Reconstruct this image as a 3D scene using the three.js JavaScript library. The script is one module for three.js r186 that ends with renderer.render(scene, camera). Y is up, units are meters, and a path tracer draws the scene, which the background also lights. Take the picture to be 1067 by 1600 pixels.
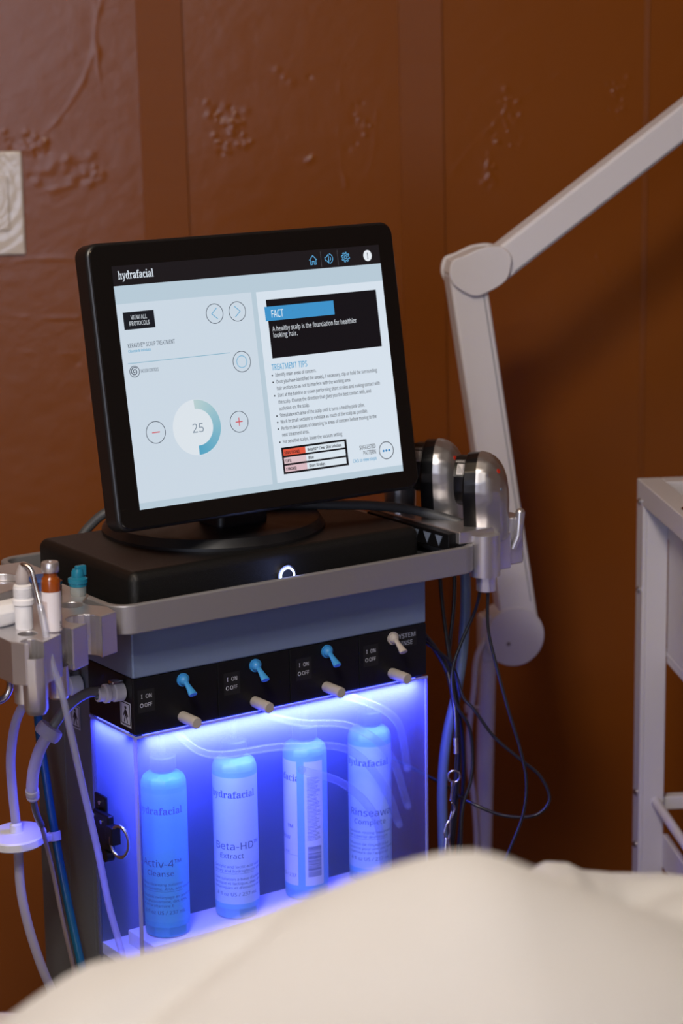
import * as THREE from 'three';
import { RoundedBoxGeometry } from 'three/addons/geometries/RoundedBoxGeometry.js';
import { mergeGeometries, toCreasedNormals } from 'three/addons/utils/BufferGeometryUtils.js';
import { RectAreaLightUniformsLib } from 'three/addons/lights/RectAreaLightUniformsLib.js';

// ───────────── camera, exposure, large lights ─────────────
const scene = new THREE.Scene();
const renderer = new THREE.WebGLRenderer({ antialias: true });
renderer.toneMapping = THREE.LinearToneMapping;
renderer.toneMappingExposure = 1.0;
renderer.shadowMap.enabled = true;
RectAreaLightUniformsLib.init();
const D = Math.PI / 180;
const camera = new THREE.PerspectiveCamera(25.06, 1067 / 1600, 0.05, 30);
camera.position.set(0, 1.4565, 0);
camera.rotation.order = 'YXZ';
camera.rotation.set(-12.145 * D, 0, -0.809 * D);
camera.focus = 2.2;
camera.userData.fStop = 5.0;
scene.background = new THREE.Color(0x000000);

const SPOT = { color: [1.0, 0.92, 0.84], L: 70 };       // tilted lamp under the ceiling, aimed at the brown wall
const LAMP = { color: [1.0, 0.7, 0.4], L: 10 };      // warm ceiling panel
const WINDOW = { color: [0.68, 0.76, 1.0], L: 4.6 };   // blind lit by daylight behind the photographer
const LED = { color: [0.055, 0.07, 1.0], L: 230 };    // strip inside the bottle case

// ───────────── frames: every thing is a Group at its base ─────────────
const FR = {
  world: { o: [0, 0, 0], yaw: 0 },
  machine: { o: [-0.074, 1.12, -2.2086], yaw: 34.31 * D },
  room: { o: [-0.1544, 0, -2.946], yaw: 3 * D },
  lamp: { o: [0.158, 1.1677, -2.6588], yaw: 12 * D },
  rack: { o: [0.341, 0.9365, -2.5476], yaw: 5.7 * D },
};
const used = new Map();
const numbered = (n) => { const k = used.get(n) || 0; used.set(n, k + 1); return k ? n + '_' + String(k).padStart(3, '0') : n; };
const BASE = new WeakMap();
function thing(name, label, category, frame, base = [0, 0, 0], group) {
  const f = FR[frame], g = new THREE.Group();
  g.name = numbered(name);
  const v = new THREE.Vector3(...base).applyAxisAngle(new THREE.Vector3(0, 1, 0), f.yaw);
  g.position.set(f.o[0] + v.x, f.o[1] + v.y, f.o[2] + v.z);
  g.rotation.y = f.yaw;
  g.userData = { label, category };
  if (group) g.userData.group = group;
  BASE.set(g, base);
  scene.add(g);
  return g;
}
function structure(name, base = [0, 0, 0]) {
  const g = thing(name, '', '', 'room', base);
  g.userData = { kind: 'structure' };
  return g;
}
// geometry is given in the coordinates of the thing's frame
function part(parent, name, geo, mat, label) {
  const b = BASE.get(parent);
  if (Array.isArray(geo)) geo = merge(geo);
  geo.translate(-b[0], -b[1], -b[2]);
  const m = new THREE.Mesh(geo, mat);
  m.name = name; m.castShadow = m.receiveShadow = true;
  if (label) m.userData.label = label;
  BASE.set(m, b);
  parent.add(m);
  return m;
}
function merge(list) {
  return mergeGeometries(list.map((g) => {
    g = g.index ? g.toNonIndexed() : g;
    for (const k of Object.keys(g.attributes)) if (!['position', 'normal', 'uv'].includes(k)) g.deleteAttribute(k);
    if (!g.attributes.uv) g.setAttribute('uv', new THREE.BufferAttribute(new Float32Array(g.attributes.position.count * 2), 2));
    return g;
  }));
}
let seed = 7;
const rnd = () => { seed = (seed * 1664525 + 1013904223) >>> 0; return seed / 4294967296; };
const V = (a) => new THREE.Vector3(...a);
function rbox(x0, x1, y0, y1, z0, z1, r = 0.002, seg = 2) {
  const w = x1 - x0, h = y1 - y0, d = z1 - z0;
  return new RoundedBoxGeometry(w, h, d, seg, Math.min(r, w / 2.01, h / 2.01, d / 2.01)).translate((x0 + x1) / 2, (y0 + y1) / 2, (z0 + z1) / 2);
}
const box = (x0, x1, y0, y1, z0, z1) => new THREE.BoxGeometry(x1 - x0, y1 - y0, z1 - z0).translate((x0 + x1) / 2, (y0 + y1) / 2, (z0 + z1) / 2);
function cyl(a, b, r0, r1 = r0, seg = 28) {
  const A = V(a), B = V(b), d = B.clone().sub(A), L = d.length();
  const g = new THREE.CylinderGeometry(r1, r0, L, seg, 1);
  g.applyQuaternion(new THREE.Quaternion().setFromUnitVectors(new THREE.Vector3(0, 1, 0), d.normalize()));
  return g.translate((A.x + B.x) / 2, (A.y + B.y) / 2, (A.z + B.z) / 2);
}
const ball = (c, r, seg = 18) => new THREE.SphereGeometry(r, seg, Math.round(seg * 0.7)).translate(...c);
function tube(pts, r, n = 14, rad = 12) {
  const c = new THREE.CatmullRomCurve3(pts.map(V), false, 'centripetal');
  const g = new THREE.TubeGeometry(c, pts.length * n, r, rad, false);
  return merge([g, ball(pts[0], r * 0.995, 10), ball(pts[pts.length - 1], r * 0.995, 10)]);
}
function lathe(profile, at = [0, 0, 0], seg = 36) {
  return toCreasedNormals(new THREE.LatheGeometry(profile.map(([r, y]) => new THREE.Vector2(Math.max(r, 1e-5), y)), seg), 0.6).translate(...at);
}
// lathe along any axis: profile [radius, distance] from a towards b
function latheTo(profile, a, b, seg = 32) {
  const g = lathe(profile, [0, 0, 0], seg);
  g.applyQuaternion(new THREE.Quaternion().setFromUnitVectors(new THREE.Vector3(0, 1, 0), V(b).sub(V(a)).normalize()));
  return g.translate(...a);
}
function outline(pts) { const s = new THREE.Shape(); pts.forEach(([x, y], i) => (i ? s.lineTo(x, y) : s.moveTo(x, y))); return s; }
function roundedRect(x0, x1, y0, y1, r) {
  const s = new THREE.Shape();
  s.moveTo(x0 + r, y0); s.lineTo(x1 - r, y0); s.absarc(x1 - r, y0 + r, r, -Math.PI / 2, 0, false);
  s.lineTo(x1, y1 - r); s.absarc(x1 - r, y1 - r, r, 0, Math.PI / 2, false);
  s.lineTo(x0 + r, y1); s.absarc(x0 + r, y1 - r, r, Math.PI / 2, Math.PI, false);
  s.lineTo(x0, y0 + r); s.absarc(x0 + r, y0 + r, r, Math.PI, Math.PI * 1.5, false);
  return s;
}
const hole = (x, y, r) => { const p = new THREE.Path(); p.absarc(x, y, r, 0, Math.PI * 2, true); return p; };
// bevelled extrusion, front face at z = depth, outline kept at its size
function extrude(shape, depth, bevel = 0, seg = 2, curve = 16) {
  const g = new THREE.ExtrudeGeometry(shape, { depth: depth - 2 * bevel, bevelEnabled: bevel > 0, bevelThickness: bevel, bevelSize: bevel, bevelOffset: -bevel, bevelSegments: seg, curveSegments: curve });
  g.translate(0, 0, bevel);
  return g;
}
// outline given in (x, z), standing from y0 to y1
const slab = (shape, y0, y1, bevel = 0.001, curve = 16) => extrude(shape, y1 - y0, bevel, 2, curve).rotateX(Math.PI / 2).translate(0, y1, 0);

// ───────────── textures ─────────────
function canvas(w, h, draw) {
  const c = document.createElement('canvas'); c.width = w; c.height = h;
  const x = c.getContext('2d'); draw(x, w, h);
  const t = new THREE.CanvasTexture(c); t.colorSpace = THREE.SRGBColorSpace; t.anisotropy = 8; t.needsUpdate = true;
  return t;
}
function text(x, s, px, py, size, color, { font = 'sans-serif', weight = '', align = 'left', sx = 1, width } = {}) {
  x.save(); x.translate(px, py); x.font = `${weight} ${size}px ${font}`; x.fillStyle = color; x.textAlign = align; x.textBaseline = 'alphabetic';
  if (width) sx = width / x.measureText(s).width;
  x.scale(sx, 1); x.fillText(s, 0, 0); x.restore();
}
function hash(i, j) { let h = (i * 374761393 + j * 668265263) | 0; h = Math.imul(h ^ (h >>> 13), 1274126177); return ((h ^ (h >>> 16)) >>> 0) / 4294967296; }
function noise(x, y) {
  const i = Math.floor(x), j = Math.floor(y), u = x - i, v = y - j, s = u * u * (3 - 2 * u), t = v * v * (3 - 2 * v);
  return (hash(i, j) * (1 - s) + hash(i + 1, j) * s) * (1 - t) + (hash(i, j + 1) * (1 - s) + hash(i + 1, j + 1) * s) * t;
}
const fbm = (x, y, o = 4) => { let a = 0, k = 0.5; for (let i = 0; i < o; i++) { a += k * noise(x, y); x = x * 2.03 + 17.1; y = y * 2.03 + 9.7; k /= 2; } return a; };
function floatMap(w, h, f) {
  const d = new Float32Array(w * h * 4);
  for (let j = 0; j < h; j++) for (let i = 0; i < w; i++) { const v = f(i, j), k = (j * w + i) * 4; d[k] = d[k + 1] = d[k + 2] = v; d[k + 3] = 1; }
  const t = new THREE.DataTexture(d, w, h, THREE.RGBAFormat, THREE.FloatType);
  t.magFilter = THREE.LinearFilter; t.wrapS = t.wrapT = THREE.RepeatWrapping; t.needsUpdate = true;
  return t;
}

// ───────────── materials ─────────────
const std = (o) => new THREE.MeshStandardMaterial(o), phys = (o) => new THREE.MeshPhysicalMaterial(o);
const grain = floatMap(256, 256, (i, j) => 0.5 * hash(i, j) + 0.5 * hash(i >> 1, (j >> 1) + 999));
const grainAt = (r) => { const t = grain.clone(); t.repeat.set(r, r); t.needsUpdate = true; return t; };
const rgb = (r, g, b) => new THREE.Color().setRGB(r, g, b);
const M = {
  plain: std({ color: rgb(0.2, 0.07, 0.02), roughness: 0.8 }),
  ceiling: std({ color: rgb(0.5, 0.42, 0.33), roughness: 0.9 }),
  floor: std({ color: rgb(0.2, 0.13, 0.08), roughness: 0.5 }),
  blackBox: phys({ color: rgb(0.007, 0.007, 0.007), roughness: 0.42, specularIntensity: 0.8, bumpMap: grainAt(2), bumpScale: 0.0002 }),
  blackPlastic: std({ color: rgb(0.008, 0.008, 0.009), roughness: 0.38 }),
  blackGlass: phys({ color: rgb(0.006, 0.006, 0.006), roughness: 0.16 }),
  blackSatin: phys({ color: rgb(0.005, 0.005, 0.006), roughness: 0.45, specularIntensity: 0.6 }),
  blackGloss: phys({ color: rgb(0.006, 0.006, 0.007), roughness: 0.3, specularIntensity: 0.7 }),
  grey: std({ color: rgb(0.2, 0.265, 0.41), roughness: 0.5, metalness: 0.35, bumpMap: grainAt(3), bumpScale: 0.0001 }),  // housing grey, with the blue spill of the LED strip tinted into it
  rail: std({ color: rgb(0.36, 0.35, 0.36), roughness: 0.42, metalness: 0.6, bumpMap: grainAt(3), bumpScale: 0.00008 }),
  column: std({ color: rgb(0.16, 0.18, 0.19), roughness: 0.5, metalness: 0.3, bumpMap: grainAt(3), bumpScale: 0.0001 }),
  trayFloor: std({ color: rgb(0.06, 0.06, 0.065), roughness: 0.55 }),
  alu: std({ color: rgb(0.66, 0.64, 0.65), roughness: 0.33, metalness: 0.88 }),
  silver: std({ color: rgb(0.5, 0.485, 0.48), roughness: 0.38, metalness: 0.88 }),
  steel: std({ color: rgb(0.6, 0.6, 0.62), roughness: 0.22, metalness: 1 }),
  white: std({ color: rgb(0.66, 0.64, 0.66), roughness: 0.45 }),
  whiteLamp: phys({ color: rgb(0.66, 0.64, 0.67), roughness: 0.42 }),
  seam: std({ color: rgb(0.14, 0.16, 0.2), roughness: 0.7 }),
  whiteMetal: std({ color: rgb(0.55, 0.53, 0.56), roughness: 0.4 }),
  whitePlastic: phys({ color: rgb(0.72, 0.72, 0.74), roughness: 0.4 }),
  ivory: std({ color: rgb(0.37, 0.34, 0.3), roughness: 0.5 }),
  toggleBlue: std({ color: rgb(0.045, 0.28, 0.62), roughness: 0.4 }),
  toggleIvory: std({ color: rgb(0.48, 0.42, 0.37), roughness: 0.45 }),
  acrylic: phys({ color: rgb(0.93, 0.95, 1.0), roughness: 0.31, transmission: 1, thickness: 0, ior: 1.49, specularIntensity: 0.35 }),
  acrylicEdge: phys({ color: rgb(0.5, 0.52, 0.7), roughness: 1, transmission: 0.55, thickness: 0 }),
  frosted: phys({ color: rgb(0.82, 0.84, 0.92), roughness: 0.95, transmission: 0.3, thickness: 0 }),
  capBlue: phys({ color: rgb(0.06, 0.09, 0.16), roughness: 0.4, transmission: 0.2, thickness: 0 }),
  caseBack: std({ color: rgb(0.018, 0.045, 0.06), roughness: 0.55 }),
  innerTube: phys({ color: rgb(0.9, 0.92, 0.97), roughness: 0.2, transmission: 0.95, thickness: 0, ior: 1.3 }),
  clearTube: phys({ color: rgb(0.86, 0.88, 0.95), roughness: 0.42, transmission: 0.85, thickness: 0, ior: 1.45 }),
  milkTube: phys({ color: rgb(0.74, 0.72, 0.78), roughness: 0.7, transmission: 0.6, thickness: 0 }),
  brownTube: phys({ color: rgb(0.5, 0.4, 0.36), roughness: 0.4, transmission: 0.6, thickness: 0 }),
  tealTube: phys({ color: rgb(0.01, 0.12, 0.2), roughness: 0.2, transmission: 0.25, thickness: 0 }),
  greyTube: std({ color: rgb(0.16, 0.16, 0.165), roughness: 0.35 }),
  slateTube: std({ color: rgb(0.1, 0.14, 0.21), roughness: 0.45 }),
  cable: std({ color: rgb(0.012, 0.012, 0.014), roughness: 0.35 }),
  hoseGrey: std({ color: rgb(0.06, 0.062, 0.066), roughness: 0.5 }),
  amber: phys({ color: rgb(0.55, 0.13, 0.02), roughness: 0.12, transmission: 0.6, thickness: 0 }),
  blueClear: phys({ color: rgb(0.03, 0.42, 0.66), roughness: 0.2, transmission: 0.6, thickness: 0 }),
  blueDisc: std({ color: rgb(0.02, 0.07, 0.26), roughness: 0.4 }),
  glassVial: phys({ color: rgb(0.8, 0.86, 0.86), roughness: 0.25, transmission: 0.75, thickness: 0 }),
  domeClear: phys({ color: rgb(0.72, 0.66, 0.65), roughness: 0.5, transmission: 0.6, thickness: 0 }),
  red: std({ color: rgb(0.5, 0.03, 0.015), roughness: 0.35 }),
  mark: std({ color: rgb(0.16, 0.2, 0.28), roughness: 0.6 }),
  printWhite: std({ color: rgb(0.7, 0.7, 0.72), roughness: 0.6 }),
  cloth: std({ color: rgb(0.63, 0.635, 0.64), roughness: 0.95, bumpMap: grainAt(40), bumpScale: 0.0004 }),
  bed: std({ color: rgb(0.5, 0.46, 0.42), roughness: 0.7 }),
  wood: std({ color: rgb(0.16, 0.09, 0.05), roughness: 0.6 }),
  windowFrame: std({ color: rgb(0.7, 0.7, 0.68), roughness: 0.5 }),
};
const CR = [0.205, 0.056, 0.005];
// wall relief, in wall metres: u from -0.40 to 0.72, y from 0.28 to 1.62
const WU0 = -0.4, WU1 = 0.72, WY0 = 0.28, WY1 = 1.62, WW = 1120, WH = 1340;
const bumps = [], ridges = [];
function cluster(u, y, n, su, sy, r0, r1, a) { for (let i = 0; i < n; i++) bumps.push([u + (rnd() + rnd() - 1) * su, y + (rnd() + rnd() - 1) * sy, r0 + rnd() * (r1 - r0), a * (0.4 + rnd() * 0.6) * (rnd() < 0.3 ? -0.7 : 1)]); }
cluster(0.022, 1.318, 46, 0.035, 0.036, 0.0022, 0.006, 0.0011);
cluster(0.185, 1.33, 16, 0.018, 0.05, 0.0025, 0.006, 0.0009);
cluster(0.372, 1.33, 30, 0.03, 0.045, 0.002, 0.005, 0.001);
cluster(0.352, 1.262, 16, 0.014, 0.03, 0.0025, 0.006, 0.0012);
cluster(0.515, 1.35, 20, 0.025, 0.03, 0.002, 0.005, 0.0009);
cluster(-0.235, 1.305, 22, 0.03, 0.02, 0.003, 0.007, 0.0012);
cluster(-0.17, 1.27, 26, 0.07, 0.03, 0.003, 0.008, 0.0008);
cluster(0.51, 1.13, 9, 0.03, 0.03, 0.002, 0.005, 0.0007);
cluster(0.42, 0.98, 10, 0.06, 0.05, 0.002, 0.006, 0.0006);
cluster(0.10, 1.385, 6, 0.04, 0.02, 0.003, 0.007, 0.0007);
cluster(0.12, 1.28, 5, 0.01, 0.006, 0.003, 0.006, 0.001);
cluster(-0.12, 1.0, 14, 0.1, 0.06, 0.003, 0.007, 0.0006);
cluster(-0.05, 0.84, 10, 0.06, 0.03, 0.003, 0.007, 0.0006);
ridges.push([[-0.26, 1.285], [-0.2, 1.33], [-0.155, 1.4], [-0.14, 1.47], [-0.12, 1.55]], [[-0.14, 1.6], [-0.145, 1.42], [-0.138, 1.36]], [[-0.24, 1.24], [-0.18, 1.252], [-0.12, 1.262]],
  [[-0.3, 1.09], [-0.2, 1.083], [-0.1, 1.09]], [[-0.25, 1.04], [-0.18, 1.037]], [[-0.3, 1.15], [-0.22, 1.16], [-0.12, 1.15]], [[0.16, 1.42], [0.158, 1.3], [0.165, 1.24]], [[0.205, 1.34], [0.2, 1.28], [0.188, 1.245]],
  [[0.3, 1.26], [0.345, 1.31], [0.4, 1.36], [0.46, 1.39]], [[0.345, 1.31], [0.34, 1.27], [0.352, 1.245], [0.37, 1.25]], [[-0.06, 1.17], [-0.1, 1.15]]);
const reliefGrid = new Float32Array(WW * WH);
for (let j = 0; j < WH; j++) for (let i = 0; i < WW; i++) {
  const u = WU0 + (i / WW) * (WU1 - WU0), y = WY0 + (j / WH) * (WY1 - WY0);
  reliefGrid[j * WW + i] = 0.0016 * fbm(u * 9 + 3, y * 12 + 1, 3) + 0.0005 * fbm(u * 60, y * 75, 3) + 0.00006 * noise(u * 700, y * 700);
}
const stamp = (u, y, r, a) => {
  const ci = ((u - WU0) / (WU1 - WU0)) * WW, cj = ((y - WY0) / (WY1 - WY0)) * WH, R = Math.ceil(r * 2600);
  for (let j = Math.max(0, Math.floor(cj - R)); j < Math.min(WH, cj + R); j++) for (let i = Math.max(0, Math.floor(ci - R)); i < Math.min(WW, ci + R); i++) {
    const d2 = ((i - ci) ** 2 + (j - cj) ** 2) / ((r * 1000) ** 2);
    if (d2 < 6) reliefGrid[j * WW + i] += a * Math.exp(-d2 * 1.4);
  }
};
for (const b of bumps) stamp(...b);
for (const r of ridges) {
  const c = new THREE.CatmullRomCurve3(r.map(([a, b]) => new THREE.Vector3(a, b, 0)));
  const n = Math.round(c.getLength() / 0.0012);
  for (let k = 0; k <= n; k++) { const q = c.getPoint(k / n), m = noise(q.x * 60, q.y * 60); stamp(q.x + (m - 0.5) * 0.004, q.y, 0.0024 + 0.0022 * m, 0.00013 * Math.max(0, m - 0.2)); }
}
const relief = floatMap(WW, WH, (i, j) => reliefGrid[j * WW + i] * 100);
relief.wrapS = relief.wrapT = THREE.MirroredRepeatWrapping;
M.paint = phys({ color: rgb(...CR), roughness: 0.27, specularIntensity: 0.7, bumpMap: relief, bumpScale: 0.0065 });
M.paintSmooth = phys({ color: rgb(...CR), roughness: 0.32, specularIntensity: 0.6, bumpMap: grainAt(6), bumpScale: 0.00015 });

// ───────────── the room ─────────────
const RX0 = -2.1, RX1 = 2.3, RZ1 = 4.7, RH = 2.6;
{
  const w = structure('wall_back', [0, 0, 0]);
  part(w, 'backing', box(RX0, RX1, 0, RH, -0.14, -0.012), M.paintSmooth);
  const seamsX = [RX0, -1.62, -1.02, -0.43, -0.062, 0.262, 0.552, 0.92, 1.5, RX1];
  const panelUV = (g) => {
    const p = g.attributes.position, uv = g.attributes.uv;
    for (let i = 0; i < p.count; i++) uv.setXY(i, (p.getX(i) - WU0) / (WU1 - WU0), (p.getY(i) - WY0) / (WY1 - WY0));
    return g;
  };
  for (let k = 0; k < seamsX.length - 1; k++) {
    const a = seamsX[k] + (k ? 0.0012 : 0), b = seamsX[k + 1] - 0.0012;
    part(w, 'panel', panelUV(box(a, b, 0, RH, -0.02, 0)), M.paint);
  }
  // battens lean a little, as the boards in the photograph do
  for (const [c, half] of [[-1.62, 0.03], [-1.02, 0.03], [-0.0632, 0.0288], [0.2637, 0.0275], [0.92, 0.03], [1.5, 0.03]]) {
    const g = rbox(-half, half, -1.0, 1.28, -0.004, 0.0042, 0.0012);
    g.rotateZ(0.6 * D).translate(c, 1.3, 0);
    part(w, 'batten', g, M.paintSmooth);
  }
  part(w, 'joint_strip', rbox(0.5465, 0.5535, 0.1, RH - 0.05, -0.002, 0.0012, 0.0008), M.paintSmooth);
  const fl = structure('floor'); part(fl, 'boards', box(RX0 - 0.12, RX1 + 0.12, -0.1, 0, -0.14, RZ1 + 0.12), M.floor);
  const ce = structure('ceiling'); part(ce, 'plaster', box(RX0 - 0.12, RX1 + 0.12, RH, RH + 0.1, -0.14, RZ1 + 0.12), M.ceiling);
  const wl = structure('wall_left'); part(wl, 'plaster', box(RX0 - 0.12, RX0, 0, RH, 0.001, RZ1), M.plain);
  const wr = structure('wall_right'); part(wr, 'plaster', box(RX1, RX1 + 0.12, 0, RH, 0.001, RZ1), M.plain);
  const wf = structure('wall_front');
  const wx0 = -2.0, wx1 = -0.45, wy0 = 0.8, wy1 = 2.25;
  part(wf, 'plaster', [box(RX0, wx0, 0, RH, RZ1, RZ1 + 0.12), box(wx1, RX1, 0, RH, RZ1, RZ1 + 0.12), box(wx0, wx1, 0, wy0, RZ1, RZ1 + 0.12), box(wx0, wx1, wy1, RH, RZ1, RZ1 + 0.12)], M.plain);
  const win = structure('window_1', [(wx0 + wx1) / 2, wy0, RZ1]);
  const fr = [];
  for (const [a, b, c, d] of [[wx0, wx0 + 0.05, wy0, wy1], [wx1 - 0.05, wx1, wy0, wy1], [wx0, wx1, wy0, wy0 + 0.05], [wx0, wx1, wy1 - 0.05, wy1], [-1.245, -1.205, wy0, wy1]]) fr.push(box(a, b, c, d, RZ1 + 0.005, RZ1 + 0.06));
  part(win, 'window_frame', fr, M.windowFrame);
  part(win, 'window_blind', box(wx0, wx1, wy0, wy1, RZ1 + 0.065, RZ1 + 0.08), std({ color: 0x888888, roughness: 1, emissive: rgb(...WINDOW.color), emissiveIntensity: 0.9 }));
  const wlight = new THREE.RectAreaLight(rgb(...WINDOW.color), WINDOW.L, wx1 - wx0, wy1 - wy0);
  wlight.name = 'window_daylight';
  wlight.position.set((wx0 + wx1) / 2, (wy0 + wy1) / 2, RZ1 - 0.01).sub(V(BASE.get(win)));
  wlight.rotation.y = 0; // faces -z of the room, into it
  win.add(wlight);

  const lx = -0.5, lz = 1.75;
  const lamp = thing('ceiling_light', 'flat warm white ceiling light panel above the room', 'lamp', 'room', [lx, RH, lz]);
  part(lamp, 'frame', [rbox(lx - 0.32, lx - 0.28, RH - 0.03, RH, lz - 0.32, lz + 0.32), rbox(lx + 0.28, lx + 0.32, RH - 0.03, RH, lz - 0.32, lz + 0.32), rbox(lx - 0.28, lx + 0.28, RH - 0.03, RH, lz - 0.32, lz - 0.28), rbox(lx - 0.28, lx + 0.28, RH - 0.03, RH, lz + 0.28, lz + 0.32)], M.white);
  part(lamp, 'diffuser', box(lx - 0.28, lx + 0.28, RH - 0.022, RH - 0.01, lz - 0.28, lz + 0.28), std({ color: 0x999999, emissive: rgb(...LAMP.color), emissiveIntensity: 1 }));
  const ll = new THREE.RectAreaLight(rgb(...LAMP.color), LAMP.L, 0.54, 0.54);
  ll.name = 'ceiling_lamp_light'; ll.position.set(0, -0.026, 0); ll.rotation.x = -Math.PI / 2;
  lamp.add(ll);

  // square lamp head tilted towards the brown wall
  const sp = thing('tilted_ceiling_lamp', 'square white lamp head hung from the ceiling and tilted at the brown wall', 'lamp', 'room', [-0.3, 2.35, 2.35]);
  const tiltS = (g) => g.rotateX(35 * D).translate(-0.3, 2.35, 2.35);
  part(sp, 'head', tiltS(rbox(-0.22, 0.22, -0.22, 0.22, 0.004, 0.05, 0.01)), M.white);
  part(sp, 'diffuser', tiltS(box(-0.2, 0.2, -0.2, 0.2, -0.002, 0.004)), std({ color: 0x999999, emissive: rgb(...SPOT.color), emissiveIntensity: 1 }));
  part(sp, 'stem', cyl([-0.3, 2.37, 2.38], [-0.3, RH, 2.38], 0.012), M.white);
  const sl = new THREE.RectAreaLight(rgb(...SPOT.color), SPOT.L, 0.4, 0.4);
  sl.name = 'tilted_lamp_light'; sl.rotation.x = -(90 - 55) * D; sl.rotation.order = 'XYZ';
  sl.position.set(0, -Math.sin(35 * D) * 0.006, -Math.cos(35 * D) * 0.006);
  sp.add(sl);
}
// wall plate at the left edge
{
  const pm = floatMap(256, 512, (i, j) => fbm(i / 60, j / 70, 3) + 0.12 * Math.sin(Math.hypot(i - 20, j - 330) / 9));
  pm.wrapS = pm.wrapT = THREE.ClampToEdgeWrapping;
  const sw = thing('wall_plate', 'glossy ivory wall plate on the brown wall, cut off by the left edge', 'wall plate', 'room', [-0.277, 1.231, 0]);
  part(sw, 'plate', rbox(-0.314, -0.2422, 1.166, 1.2965, -0.0005, 0.006, 0.004, 3), phys({ color: rgb(0.6, 0.53, 0.46), roughness: 0.14, bumpMap: pm, bumpScale: 0.0012 }));
  part(sw, 'rocker', rbox(-0.294, -0.26, 1.197, 1.265, 0.005, 0.009, 0.003, 3), phys({ color: rgb(0.6, 0.53, 0.46), roughness: 0.14, bumpMap: pm, bumpScale: 0.0008 }));
}

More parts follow.
